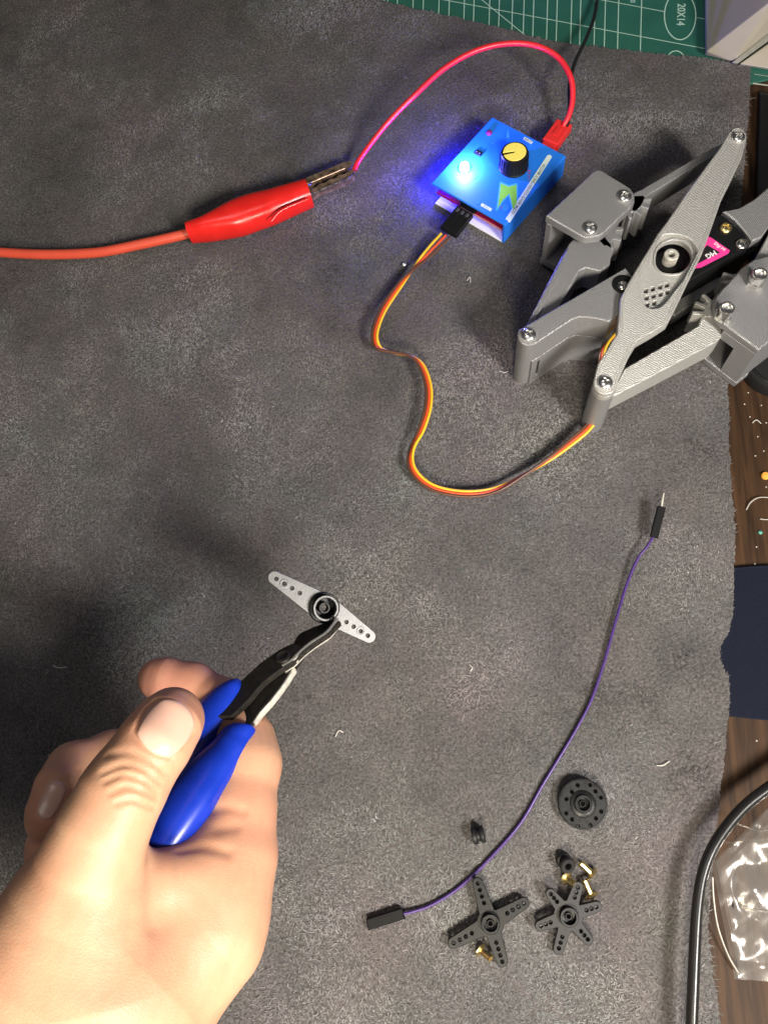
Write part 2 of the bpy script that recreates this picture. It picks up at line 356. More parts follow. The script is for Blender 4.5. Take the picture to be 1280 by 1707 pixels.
def build_nap(N=540000):
    x = rng.uniform(-300, 175, N); y = rng.uniform(-115, 470, N)
    k = inside(mat_outline, x, y)
    # keep what could be in view from about here
    c = (np.stack([x, y, np.zeros(N)], 1)-CAM) @ ROT
    px, py = 640+FPX*c[:, 0]/-c[:, 2], 853.5-FPX*c[:, 1]/-c[:, 2]
    k &= (px > -90) & (px < 1370) & (py > -90) & (py < 1800)
    x, y = x[k], y[k]; n = len(x)
    ang = 2*math.pi*(1.1*vnoise(x, y, 38, 3)+.55*vnoise(x, y, 9, 4))+rng.normal(0, .75, n)+1.3
    L = rng.gamma(5, .21, n)*(.75+.6*vnoise(x, y, 14, 5)); W = rng.uniform(.08, .19, n)
    lift = rng.uniform(.02, .45, n)*L*.55
    d = np.stack([np.cos(ang), np.sin(ang)], 1); s = np.stack([-d[:, 1], d[:, 0]], 1)
    bend = rng.normal(0, .3, n)*L
    p0 = np.stack([x, y], 1); p1 = p0+d*(L*.55)[:, None]+s*bend[:, None]*.45; p2 = p0+d*L[:, None]+s*bend[:, None]*0
    sw = s*W[:, None]
    V = np.zeros((n, 5, 3))
    V[:, 0, :2] = p0-sw; V[:, 1, :2] = p0+sw; V[:, 2, :2] = p1+sw*.9; V[:, 3, :2] = p1-sw*.9; V[:, 4, :2] = p2
    V[:, :2, 2] = .01; V[:, 2:4, 2] = (.06+lift*.8)[:, None]; V[:, 4, 2] = .05+lift
    V = (V*S).reshape(-1, 3).astype(np.float32)
    b = np.arange(n)*5
    loops = np.stack([b, b+3, b+2, b+1, b+3, b+4, b+2], 1).ravel().astype(np.int32)
    starts = np.stack([np.arange(n)*7, np.arange(n)*7+4], 1).ravel().astype(np.int32)
    me = bpy.data.meshes.new('nap'); me.vertices.add(n*5); me.vertices.foreach_set('co', V.ravel())
    me.loops.add(n*7); me.loops.foreach_set('vertex_index', loops); me.polygons.add(n*2); me.polygons.foreach_set('loop_start', starts)
    me.update(calc_edges=True)
    patch = .5+1.4*(-.5)+1.4*(.55*vnoise(x, y, 46, 8)+.30*vnoise(x, y, 17, 9)+.15*vnoise(x, y, 6, 10))
    lum = (.118+.125*rng.random(n)**1.4)*np.clip(.42+1.15*patch, .3, 1.9)*.99
    lum[rng.random(n) < .003] *= 2.0
    hue = vnoise(x, y, 30, 11)-.5; hue2 = vnoise(x, y, 24, 12)-.5
    c = np.stack([lum*(1.01+.18*hue), lum*(.962+.13*hue2), lum*(.97-.03*hue+.08*(rng.random(n)-.5)), np.ones(n)], 1)
    a = me.attributes.new('tint', 'FLOAT_COLOR', 'POINT'); a.data.foreach_set('color', np.repeat(c, 5, axis=0).astype(np.float32).ravel())
    me.materials.append(M['nap'])
    o = bpy.data.objects.new('nap', me); COL.objects.link(o); o.parent = suede; tag(o, kind='stuff')
build_nap()

# green cutting mat under the suede, with its printed grid
cm = thing('cutting_mat', 'green cutting mat with pale grid lines under the suede', 'cutting mat', P(900, 0, -1))
make('mat_sheet', flat(XY([(380, -260), (1330, -260), (1330, 120), (1205, 150), (900, 130), (560, 60)], -1), -2.19, -1, bevel=.2), M['cutmat'], cm)
def strip(a, b, z, wpx=1.9):
    A, B = P(*a, z), P(*b, z); d = (B-A)/np.linalg.norm(B-A); s = np.cross(Z3, d)*wpx*.27/2
    return np.array([A-s, B-s, B+s, A+s]), [(0, 1, 2, 3)]
zl = -1+.03
g = []
xs = [478, 494, 520, 536, 562, 578, 604, 621, 647, 663, 689, 706, 732, 749, 774, 790, 816, 832, 854, 873, 889, 912, 928, 952, 967, 991, 1008, 1030, 1046, 1068, 1107]
for i, x in enumerate(xs):
    if x < 1012 or x in (1030, 1068): g.append(strip((x-(.03*80), 100+(.19*(x-900))), (x+6, -200), zl, 1.8))
for c in (-118, -83, -34, 1, 36): g.append(strip((560, c-.0), (1215, c+.187*655), zl+.02, 1.8))
g += [strip((862-340, -230), (955, 64+60), zl+.035, 1.8), strip((640-250, -230+40), (672, 25), zl+.035, 1.6)]
make('grid_lines', merge(*[q for q in g]), M['line'], cm, smooth=False)
def ring(cx, cy, rx, ry, z, wd=1.0, n=48):
    o = [P(cx+rx*math.cos(t), cy+ry*math.sin(t), z) for t in np.linspace(0, 2*math.pi, n, endpoint=False)]
    i = [P(cx+(rx-wd*2)*math.cos(t), cy+(ry-wd*2)*math.sin(t), z) for t in np.linspace(0, 2*math.pi, n, endpoint=False)]
    return np.array(o+i), [(k, (k+1) % n, n+(k+1) % n, n+k) for k in range(n)]
def disc_px(cx, cy, rx, ry, z, n=40):
    return np.array([P(cx+rx*math.cos(t), cy-ry*math.sin(t), z) for t in np.linspace(0, 2*math.pi, n, endpoint=False)]), [tuple(range(n))]
make('oval_field', merge(disc_px(1133, 26, 26, 40, zl+.05), disc_px(1126, 102, 15, 17, zl+.05)), M['cutmat'], cm, smooth=False)
make('oval_outline', merge(ring(1133, 26, 27, 41, zl+.07, .9), ring(1126, 102, 16, 18, zl+.07, .8)), M['line'], cm, smooth=False)
xd = P(1131, 60, 0)-P(1134, 0, 0)
make('size_number', frame(text('20X14', 6.0, .01, .06), P(1134, 24, zl+.1), xd, np.cross(Z3, xd)), M['line'], cm, smooth=False)
xd2 = P(1054, 10, 0)-P(1055, 0, 0)
make('scale_number', frame(text('10', 4.0, .01, .05), P(1054, 0, zl+.1), xd2, np.cross(Z3, xd2)), M['line'], cm, smooth=False)

# off-white storage box at the upper right corner
def quadbox(b, t):
    """hull between a bottom and a top polygon (world mm)"""
    n = len(b); V = np.array(list(b)+list(t)); f = [(i, (i+1) % n, n+(i+1) % n, n+i) for i in range(n)]
    return V, f+[tuple(range(n-1, -1, -1)), tuple(range(n, 2*n))]
sb = thing('storage_box', 'off-white plastic box with a grubby lit edge at the top right corner', 'box', P(1230, 60, 0))
def rounded(geo, b):
    import bmesh
    bm = bmesh.new(); vs = [bm.verts.new(p) for p in geo[0]]
    for q in geo[1]:
        try: bm.faces.new([vs[i] for i in q])
        except ValueError: pass
    bm.normal_update(); bmesh.ops.recalc_face_normals(bm, faces=bm.faces)
    if b: bmesh.ops.bevel(bm, geom=list(bm.edges), offset=b, segments=3, affect='EDGES', profile=.6)
    bm.verts.index_update(); r = np.array([tuple(v.co) for v in bm.verts]), [tuple(v.index for v in f.verts) for f in bm.faces]; bm.free(); return r
wed = (np.array([P(1172, -190, 0), P(1174, 92, 0), P(1222, 104, 0), P(1350, 6, 0), P(1350, -190, 0), P(1177, 86, 5), P(1285, 2, 40), P(1345, -50, 52), P(1345, -190, 56), P(1173, -190, 5)]),
       [(0, 1, 5, 9), (9, 5, 6), (9, 6, 7), (9, 7, 8), (1, 2, 5), (2, 6, 5), (2, 3, 7), (2, 7, 6), (3, 4, 8, 7), (4, 0, 9, 8), (4, 3, 2, 1, 0)])
make('shell', rounded(wed, 0.8), M['ivory'], sb)
make('seal_strip', rounded(quadbox([P(1218, 106, 0), P(1226, 108, 0), P(1340, 18, 0), P(1340, 4, 0)], [P(1219, 104, 3), P(1229, 106, 3), P(1340, 24, 6), P(1340, 8, 6)]), .5), M['greytrim'], sb)
make('lower_tray', rounded(quadbox([P(1232, 110, -1), P(1258, 113, -1), P(1345, 128, -1), P(1345, 20, -1)], [P(1232, 106, 2), P(1258, 110, 2), P(1345, 122, 2), P(1345, 28, 2)]), .6), M['ivory'], sb)
# dark things lying on the wood
np_ = thing('navy_pad', 'dark navy fabric pad lying on the wood against the suede edge', 'pad', P(1245, 1070, -2))
make('cover', flat(XY(spline([(1150, 955), (1225, 947), (1262, 944), (1330, 943), (1420, 960), (1420, 1200), (1330, 1204), (1262, 1199), (1214, 1194), (1150, 1190)], 5, True).tolist(), -1), -2.19, -.7, bevel=.6), M['navy'], np_)
make('hem', loft(spline(PL([(1160, 955), (1225, 948), (1262, 945), (1330, 944), (1400, 956)], -.7), 6), .55, n=8), M['navy'], np_)
pk = thing('round_cap', 'black round plastic cap on the wood under the gripper bracket', 'cap', P(1284, 620, -2.2))
make('cap_body', frame(lathe([(15.2, 0), (15.8, .6), (15.8, 6), (15, 7.2), (12.5, 7.6), (0.01, 7.6)], 40), P(1292, 612, -2.2), (1, 0, 0), (0, 1, 0)), M['rubber'], pk)
make('cap_rim', frame(lathe([(12.6, 7.5), (13.4, 8.1), (14.2, 7.5)], 40, True), P(1292, 612, -2.2), (1, 0, 0), (0, 1, 0)), M['black'], pk)
blk = thing('black_block', 'black block on the desk behind the gripper', 'power brick', P(1290, 260, -2.2))  # plain black block covering the desk there
make('block_body', rounded(quadbox(PL([(1262, 150), (1350, 165), (1350, 470), (1252, 440)], -2.2), PL([(1266, 156), (1350, 170), (1350, 465), (1257, 436)], 3)), 1.2), M['black'], blk)
make('pale_line', merge(loft(PL([(1254, 139), (1330, 149)], -1.2), .35, n=6), loft(PL([(1256, 124), (1330, 135)], -1.2), .3, n=6)), M['greytrim'], blk)

# ================================================================== servo tester
ZT = 14.0
TL, TR, BR, BL = P(806, 187, ZT), P(932, 254, ZT), P(852, 381, ZT), P(733, 314, ZT)
bu = (TR-TL)+(BR-BL); WU = np.linalg.norm(bu)/2; bu /= np.linalg.norm(bu)
bv = (BL-TL)+(BR-TR); bv -= bu*bv.dot(bu); WV = np.linalg.norm(bv)/2; bv /= np.linalg.norm(bv)
bc = (TL+TR+BR+BL)/4; bo = bc-bu*WU/2-bv*WV/2; bo[2] = 0      # corner under TL
st = thing('servo_tester', 'bright blue metal servo tester box with yellow knob and glowing blue light', 'tester', bc*[1, 1, 0])
def BX(u0, u1, v0, v1, z0, z1, b=.3):   # box in tester axes
    v, f = box(u0, u1, v0, v1, z0, z1, b)
    # axes u, v are left handed seen from above (v runs towards the viewer): flip faces
    w_ = bo+v[:, :1]*bu+v[:, 1:2]*bv+v[:, 2:3]*Z3
    return w_, [tuple(reversed(q)) for q in f]
def uv(px, py, z=ZT):
    d = P(px, py, z)-bo; return d.dot(bu), d.dot(bv)
def BP(poly_px, z0, z1, b=0.0, pz=ZT):
    return flat(XY(poly_px, pz), z0, z1, bevel=b)
led_uv = uv(774, 280)
hole = circ(led_uv[0], led_uv[1], 2.7, 18)
v, f = flat([(0, 0), (WU, 0), (WU, WV), (0, WV)], ZT-1.1, ZT, holes=[hole], bevel=.35)
make('case_top', (bo+v[:, :1]*bu+v[:, 1:2]*bv+v[:, 2:3]*Z3, [tuple(reversed(q)) for q in f]), M['bluecase'], st)
make('case_side', BX(WU-1.0, WU-.02, .05, WV-.05, .4, ZT-1.12, .25), M['bluecase'], st)
make('case_base', BX(1.5, WU-1.05, .2, WV-.1, .35, 1.2, .25), M['white'], st)
board = make('circuit_board', BX(2.0, WU-2.4, 2, WV-1.4, ZT-7.6, ZT-6.0, .15), M['pcb'], st)
make('board_edge', BX(17.0, WU-2.5, WV-1.38, WV-1.25, ZT-7.5, ZT-6.1, .04), M['pcbedge'], board)
make('potentiometer', BX(19, 31, 12, 25, ZT-5.98, ZT-1.2, .4), M['black'], board)
# knob
kc = P(857.5, 283, ZT)*[1, 1, 0]
kc = P(857.5, 253, ZT+9.5)*[1, 1, 0]
knob = make('knob', frame(lathe([(7.2, ZT+.25), (7.25, ZT+.9), (6.9, ZT+1.3), (6.55, ZT+8.6), (6.3, ZT+9.3), (5.9, ZT+9.5), (5.6, ZT+9.5), (5.55, ZT+9.1), (.01, ZT+9.1)], 40), kc, (1, 0, 0), (0, 1, 0)), M['black'], st)
pd = P(834, 257, ZT+9.6)-P(857.5, 252.5, ZT+9.6); pang = math.atan2(pd[1], pd[0])
cap_o = [(5.5*math.cos(t), 5.5*math.sin(t)) for t in np.linspace(pang+.13, pang+2*math.pi-.13, 44)]+[(.1*math.cos(pang)+.5*math.sin(pang), .1*math.sin(pang)-.5*math.cos(pang)), (.1*math.cos(pang)-.5*math.sin(pang), .1*math.sin(pang)+.5*math.cos(pang))]
cap_o = cap_o[:44]+[cap_o[45], cap_o[44]] if False else cap_o
v, f = flat(cap_o, ZT+9.12, ZT+9.62, bevel=.12); make('cap', (v+kc, f), M['yellow'], knob)
ridges = merge(*[frame(box(6.6, 7.0, -.18, .18, ZT+1.2, ZT+8.2, .08), kc, (math.cos(a), math.sin(a), 0), (-math.sin(a), math.cos(a), 0)) for a in np.linspace(0, 2*math.pi, 26, endpoint=False)])
tag(make('knurling', ridges, M['black'], knob), kind='stuff')
# blue LED standing on the board through the hole in the lid
lc = bo+bu*led_uv[0]+bv*led_uv[1]
led = make('led', frame(lathe([(2.5, ZT-5.9), (2.5, ZT+.6), (2.4, ZT+1.4), (2.0, ZT+2.3), (1.2, ZT+2.9), (.01, ZT+3.1)], 24), lc, (1, 0, 0), (0, 1, 0)), M['led'], st)
def point(name, loc, e, col, r):
    l = bpy.data.lights.new(name, 'POINT'); l.energy = e; l.color = col; l.shadow_soft_size = r*S
    o = bpy.data.objects.new(name, l); COL.objects.link(o); o.location = Vector(loc)*S; return o
point('led_glow', lc+Z3*(ZT+4.6), .24, (.19, .17, 1), 1.0)
point('led_side_glow', lc-bu*5.6+Z3*(ZT-7.0), .75, (.015, .015, 1), 1.2)
rl = bo+bu*uv(815, 222)[0]+bv*uv(815, 222)[1]
make('red_led', frame(lathe([(1.6, ZT+.02), (1.5, ZT+.6), (.9, ZT+1.1), (.01, ZT+1.2)], 16), rl, (1, 0, 0), (0, 1, 0)), M['leddim'], st)
bl_ = bo+bu*uv(797, 256)[0]+bv*uv(797, 256)[1]
btn = make('button', frame(box(-1.9, 1.9, -1.3, 1.3, ZT+.02, ZT+.9, .2), bl_, bu, -bv), M['black'], st)
for k in (-.8, .8):
    make('contact', frame(lathe([(.5, ZT+.9), (.45, ZT+1.2), (.01, ZT+1.35)], 12), bl_+bu*k, (1, 0, 0), (0, 1, 0)), M['chrome'], btn)
# printing on the lid
def stx(s, size, px, py, d, z=ZT+.09, m='print_dark', bold=.02, parent=None):
    d = np.array(d, float); return make('lettering', frame(text(s, size, .01, bold), P(px, py, z), d, np.cross(Z3, d)), M[m], parent or st, smooth=False)
zp = ZT+.03
lab = make('name_label', BP([(845.5, 367), (842, 365.5), (912, 259), (916, 258), (919.5, 260.5), (919, 263), (850, 370.5), (847, 370.8)], zp, zp+.03), M['print_white'], st)
d_ = P(916.5, 261, ZT)-P(846, 368, ZT)
stx('CCPM SERVO CONSISTENCY MASTER', 1.95, 881, 314.5, d_, parent=lab)
la = make('port_label', BP([(871.5, 232.5), (874, 228), (888, 236), (885.5, 240.5)], zp, zp+.03), M['print_white'], st); stx('INPUT', 1.5, 879.8, 234.3, bu, parent=la)
lb = make('port_label', BP([(800.5, 343), (803, 338.5), (820, 348), (817.5, 352.5)], zp, zp+.03), M['print_white'], st); stx('S + -', 1.6, 810.4, 345.5, bu, parent=lb)
for t_, px_, py_, m_ in (('Manual', 795, 293, 'printblue'), ('Auto', 823, 236, 'printblue'), ('OUT', 799, 336, 'printblue')): stx(t_, 1.5, px_, py_, -bv, m=m_)
make('arrow_border', BP([(832.2, 303), (836, 303), (848, 308.5), (859, 305.5), (863, 306.5), (863, 339), (855.5, 354), (853, 353), (847.5, 327), (840, 335), (828, 352), (826, 350.5)], zp, zp+.02), M['printblue'], st)
make('green_arrow', BP([(834.4, 305.5), (848, 311), (860.5, 308), (861, 338), (855, 350), (848.5, 323), (838.6, 332.5), (829, 347.5)], zp+.03, zp+.05), M['green'], st)
make('tick', merge(*[BP([(879+.4*k+1.4*math.sin(.4*k), 283+4.6*k), (885+.2*k-1.1*k, 284.4+4.6*k), (884.6+.2*k-1.1*k, 286+4.6*k), (878.6+.4*k, 284.6+4.6*k)], zp, zp+.03) for k in range(6)]), M['printred'], st)
make('needle_mark', BP([(846.6, 214.5), (849, 230), (843.5, 230)], zp, zp+.03), M['printblue'], st)
stx('V+ -', 1.3, 884, 244.5, bu, m='printblue'); stx('us', 1.3, 835, 346, -bv, m='printred')
make('diagram', merge(ring(842, 346, 5.2, 5.2, zp+.06, .5, 20), ring(842, 346, 2.4, 2.4, zp+.06, .5, 14)), M['printblue'], st, smooth=False)
# header under the front opening
hd = make('pin_header', BX(uv(774, 354, 9)[0]-4.5, uv(774, 354, 9)[0]+4.5, WV-5, WV-.8, ZT-5.95, ZT-1.4, .3), M['black'], st)

# ================================================================== servo lead with its plug
sl = thing('servo_lead', 'yellow, red and brown ribbon servo lead curving from the blue tester', 'cable', P(700, 700, 0))
pa, pb = P(774, 354, 9), P(747, 388, 7.5)
pdv = (pb-pa)/np.linalg.norm(pb-pa); pside = bu-pdv*bu.dot(pdv); pside /= np.linalg.norm(pside)
pl_len = np.linalg.norm(pb-pa)
v, f = box(-4.8, 4.8, 0, pl_len+.6, -1.6, 1.6, .35)
plug = make('plug', (pa-pdv*.6+v[:, :1]*pside+v[:, 1:2]*pdv+v[:, 2:3]*np.cross(pside, pdv)*-1, [tuple(reversed(q)) for q in f] if np.cross(pside, pdv)[2] < 0 else f), M['black'], sl)
up_ = np.cross(pdv, pside); up_ = up_ if up_[2] > 0 else -up_
for k in (-2.9, 0, 2.9):
    make('crimp', frame(box(-.75, .75, -1.1, 1.1, 0, .35, .15), pa+pside*k+pdv*1.6+up_*1.62, pside, np.cross(up_, pside)), M['chrome'], plug)
    make('rib', frame(box(-.35, .35, -4, 4, 0, .3, .12), pa+pside*(k+1.45)+pdv*4.6+up_*1.6, pside, np.cross(up_, pside)), M['black'], plug)
def pv(dx, dy, dz):                      # image-ish direction -> world (right, down, up)
    v = np.array([dx, -dy, dz], float); return v/np.linalg.norm(v)
lead = [(743, 392, 7, (-.9, -.45, 0)), (712, 424, 6, (-.8, -.6, .2)), (688, 450, 5.5, (-.5, -.3, -.8)), (668, 473, 5.5, (.4, .3, -.9)), (641, 512, 7, (.9, .4, -.2)), (627, 545, 8, (1, .1, 0)),
        (625, 568, 8, (.9, -.3, .2)), (634, 582, 7.5, (.4, -.5, -.5)), (658, 588, 7, (.1, -.4, -.9)), (685, 594, 7, (.1, -.5, -.85)), (703, 611, 7, (.7, -.6, -.3)), (714, 645, 7, (1, -.1, 0)), (713, 680, 7, (1, .1, 0)), (702, 716, 6.5, (.9, .3, .2)),
        (688, 745, 6, (.6, .1, .6)), (684, 770, 6, (.75, -.35, .3)), (694, 792, 6, (.6, -.8, .1)), (718, 811, 5.5, (.25, -1, 0)), (752, 821, 5, (0, -1, 0)), (792, 823, 5, (-.05, -1, 0)), (830, 815, 5, (-.1, -.8, -.4)), (872, 792, 5, (-.1, -.4, -.8)), (915, 765, 5.5, (.1, .2, -.9)),
        (950, 738, 6, (.5, .5, -.5)), (980, 712, 7, (.7, .7, 0)), (1000, 680, 8, (.8, .3, .2)), (1004, 640, 9, (.9, 0, .3)), (1002, 605, 12, (.8, 0, .5)), (1006, 580, 15, (.7, -.3, .5)), (1030, 555, 16, (.3, -.7, .5)), (1062, 540, 16, (.3, -.7, .5))]
lp = spline([P(a, b, c) for a, b, c, _ in lead], 9); ls = spline([pv(*d) for *_, d in lead], 9)
ls /= np.linalg.norm(ls, axis=1)[:, None]
spread = np.ones(len(lp))*1.22; spread[:14] = np.linspace(2.5, 1.3, 14)
for nm, off, mm in (('yellow_wire', 1, 'wy'), ('red_wire', 0, 'wr'), ('brown_wire', -1, 'wb')):
    make(nm, loft(lp+ls*(off*spread)[:, None], .66, n=10), M[mm], sl)

# ================================================================== power lead (red plug, red wire to the clip, black wire out of the frame)
pw = thing('power_lead', 'red and black twin lead plugged into the tester with a red connector', 'cable', P(950, 150, 0))
q0, q1 = P(916, 242, 8), P(938, 211, 8); qd = (q1-q0)/np.linalg.norm(q1-q0); qs = np.cross(qd, Z3)
make('connector', merge(frame(box(-4.3, 4.3, 0, np.linalg.norm(q1-q0)+1.0, -2.6, 2.6, .5), q0, qs, qd), frame(box(-3.4, 3.4, -2.6, 0.1, -2.0, 2.0, .3), q0, qs, qd), frame(box(-1.5, 1.5, 4, 9.5, 2.5, 3.1, .25), q0, qs, qd)), M['redplug'], pw)
make('red_wire', loft(spline([P(*a) for a in ((591, 283, 8), (598, 268, 9), (620, 237, 12), (652, 198, 17), (690, 160, 22), (738, 116, 26), (790, 86, 28), (842, 73, 28), (892, 76, 27), (930, 96, 25), (951, 130, 22), (954, 165, 17), (948, 192, 13), (938, 211, 10))], 9), 1.38, n=12), M['redwire'], pw)
make('black_wire', loft(spline([P(*a) for a in ((1003, -50, 2), (996, -10, 2), (990, 28, 5), (976, 66, 9), (958, 104, 13), (949, 140, 15), (949, 170, 14), (948, 194, 12), (944, 212, 10))], 9), 1.0, n=12), M['blackwire'], pw)

# ================================================================== alligator clip
ac = thing('alligator_clip', 'alligator clip in a glossy red boot on a thick orange-red cable', 'clip', P(420, 360, 0))
bp_ = [(316, 388, 13, 6.5), (330, 385, 14.5, 7), (345, 381.5, 17, 7.5), (368, 374, 23, 8), (393, 365, 29.5, 8.2), (420, 355, 30.5, 8.2), (450, 346, 28, 8), (480, 335, 25, 7.6), (503, 326.5, 23, 7.2), (516, 322, 22, 7)]
bpth = spline([P(a, b, 8.6) for a, b, _, _ in bp_], 6); brx = spline([[c*mmpx(a, b, 8.6)] for a, b, c, _ in bp_], 6)[:, 0]; bry = spline([[d] for *_, d in bp_], 6)[:, 0]
make('boot', loft(bpth, brx, bry, side=np.cross(bpth[-1]-bpth[0], Z3), n=24, sq=.86), M['boot'], ac)
make('crease', loft(spline([P(452, 368, 14.3), P(464, 354, 15.6), P(476, 346.5, 15.7), P(496, 338, 15.2), P(513, 331, 14.6)], 6), .75, .5, n=10), M['boot'], ac)
make('cable', loft(spline([P(a, b, 4.5) for a, b in ((-90, 412), (-30, 418), (40, 423), (100, 424), (170, 420), (240, 406), (290, 395), (325, 386))], 8), 2.55, n=16), M['orange'], ac)
def jaw(px, z0, z1): return flat(XY(px, (z0+z1)/2), z0, z1, bevel=0)
uj = [(503, 306), (518, 298), (548, 286), (576, 274), (587, 273)]+[(586-7.4*k, (277.5+3.0*k) + (1.6 if k % 2 else -1.2)) for k in range(0, 9)]+[(516, 312), (508, 314)]
upj = make('upper_jaw', jaw(uj, 5.5, 9.3), M['oldbrass'], ac)
make('jaw_rib', loft(spline([P(512, 306, 9.3), P(545, 292, 9.4), P(574, 280, 9.3)], 5), .7, .45, n=8), M['oldbrass'], upj)
lj = [(512, 324)]+[(519+8.0*k, (320-3.7*k) + (1.4 if k % 2 else -1.4)) for k in range(0, 9)]+[(590, 287), (591, 296), (568, 308), (540, 319), (516, 331)]
loj = make('lower_jaw', jaw(lj, 3.5, 8), M['oldbrass'], ac)
make('jaw_flange', loft(spline([P(516, 325, 8.2), P(545, 312, 8.3), P(575, 298.5, 8.2), P(589, 290, 8)], 5), .45, .4, n=8), M['steel'], loj)
make('jaw_gap_shade', loft(spline([P(518, 315, 4.8), P(550, 301, 4.8), P(586, 284, 4.8)], 4), 1.1, .9, n=8), M['slot'], ac)  # black bar between the jaws, painting the shade of the gap
make('spring_arm', loft(spline([P(508, 314, 9), P(514, 309, 10), P(519, 305, 9.5)], 5), .35, n=8), M['steel'], ac)

# ================================================================== gripper
gz = 38.0
gr = thing('robot_gripper', 'silver 3D printed servo gripper with gear arms, bolts and brackets', 'gripper', P(1090, 480, 0))
def slab(name, px, zt, zb, m='silver', holes=(), bevel=.5, smooth_n=0, parent=gr, at=None):
    p = spline(px, smooth_n, True).tolist() if smooth_n else px
    return make(name, flat(XY(p, zt if at is None else at), zb, zt, holes=[XY(h, zt if at is None else at) for h in holes], bevel=bevel), M[m], parent)
def arcpx(cx, cy, r, a0, a1, n=9): return [(cx+r*math.cos(math.radians(a)), cy+r*math.sin(math.radians(a))) for a in np.linspace(a0, a1, n)]
# centre link: base layer, then a top layer with the horn-shaped pocket
link_o = arcpx(1228, 228, 16, -150, 20, 8)+[(1236, 262), (1218, 300), (1202, 332), (1186, 378), (1170, 422), (1150, 462), (1130, 504), (1113, 537), (1090, 552), (1062, 568), (1050, 588), (1030, 634)]+arcpx(1009, 637, 20.5, 20, 175, 9)+[(996, 607), (1028, 556), (1031, 528), (1033, 498), (1046, 472), (1064, 442), (1080, 416), (1096, 389), (1112, 368), (1146, 318), (1180, 272), (1200, 245)]
hole_o = arcpx(1119, 428, 36, 160, 410, 20)
pocket = [(1080, 440), (1086, 412), (1100, 394), (1122, 390), (1146, 396), (1160, 412), (1161, 432), (1150, 452), (1126, 482), (1106, 507), (1090, 514), (1076, 510), (1068, 494), (1068, 470)]
ghole = spline([(1092, 432), (1096, 410), (1112, 396), (1132, 394), (1150, 404), (1156, 422), (1150, 440), (1134, 451), (1112, 452), (1099, 446)], 5, True).tolist()
lat = []
for i in range(3):
    for j in range(4):
        cx, cy = 1078+i*1.5+j*11.8-(i*.5), 479+i*12.0-j*3.2
        if (i, j) in ((2, 3), (2, 2)): continue
        lat.append([(cx-4, cy-3.2), (cx+4.0, cy-4.4), (cx+3.6, cy+3.4), (cx-3.2, cy+4)])
cl = slab('centre_link', link_o, gz-2.4, gz-5.5, 'silver2', holes=[ghole]+lat, bevel=.12, at=gz)
make('link_face', flat(XY(link_o, gz), gz-2.4, gz, holes=[XY(spline(pocket, 4, True).tolist(), gz)], bevel=.35), M['silver2'], cl)
# raised outer wall line of the print
rim = np.array(link_o); cen = rim.mean(0)
rp = PL(spline(link_o, 3, True).tolist(), gz)
def inset(poly, d):
    p = np.asarray(poly)[:, :2]; t = np.roll(p, -1, 0)-np.roll(p, 1, 0); t /= np.linalg.norm(t, axis=1)[:, None]
    n = np.stack([-t[:, 1], t[:, 0]], 1)
    a = .5*np.sum(p[:, 0]*np.roll(p[:, 1], -1)-np.roll(p[:, 0], -1)*p[:, 1]); return p+n*d*(1 if a > 0 else -1)
for k, dd in enumerate((.75, 1.55)):
    q = inset(rp, dd); q = np.c_[q, np.full(len(q), gz-.05)]; q = np.vstack([q, q[:1], q[1:2]])
    make('perimeter_bead', loft(q, .34, .22, side=None, n=6, caps=False), M['silver2'], cl)
make('pocket_wall', loft(np.vstack([(lambda a: np.vstack([a, a[:1]]))(np.c_[np.array(XY(spline(ghole, 1, True).tolist(), gz)), np.full(len(ghole), gz-2.2)])]), .5, .45, n=6, caps=False), M['silver2'], cl)
# posts
def post(px, py, zt, zb, r, m='silver', name='post', n=30, at=None):
    c = P(px, py, zt if at is None else at)*[1, 1, 0]
    return make(name, frame(lathe([(r-.4, zb), (r, zb+.4), (r, zt-.35), (r-.3, zt)], n), c, (1, 0, 0), (0, 1, 0)), M[m], gr)
post(1009, 637, gz-5.55, .1, 4.7, at=gz)
post(1229, 229, gz-5.55, .1, 4.0, at=gz)
# arm C (servo mount arm, left) with its end post
armC = [(867, 548)]+[(1042, 446), (1062, 470), (1040, 512), (1016, 536), (990, 530), (966, 528), (952, 533), (893, 572)]+arcpx(881, 557, 18.5, 60, 205, 9)
slab('mount_arm', armC, 35, 21, 'silver', bevel=.45)
post(881, 557, 20.9, .1, 4.55, at=35); post(881, 557, 26.5, 20.5, 4.7, name='collar', at=35)
side_top = [(893, 572), (952, 533), (966, 528), (1000, 535)]
wl = [P(x, y, 35)*[1, 1, 0] for x, y in side_top]
def wall(pts, z0, z1, th):
    p = np.array(pts)[:, :2]; t = np.gradient(p, axis=0); t /= np.linalg.norm(t, axis=1)[:, None]; n = np.stack([-t[:, 1], t[:, 0]], 1)
    return flat([tuple(a) for a in p]+[tuple(a) for a in (p+n*th)[::-1]], z0, z1, bevel=.25)
aw = [P(893, 573, 35), P(952, 534, 35), P(1010, 500, 35)]
t_ = (aw[1]-aw[0]); L_ = np.linalg.norm(t_); t_ /= L_; nrm = np.cross(Z3, t_)
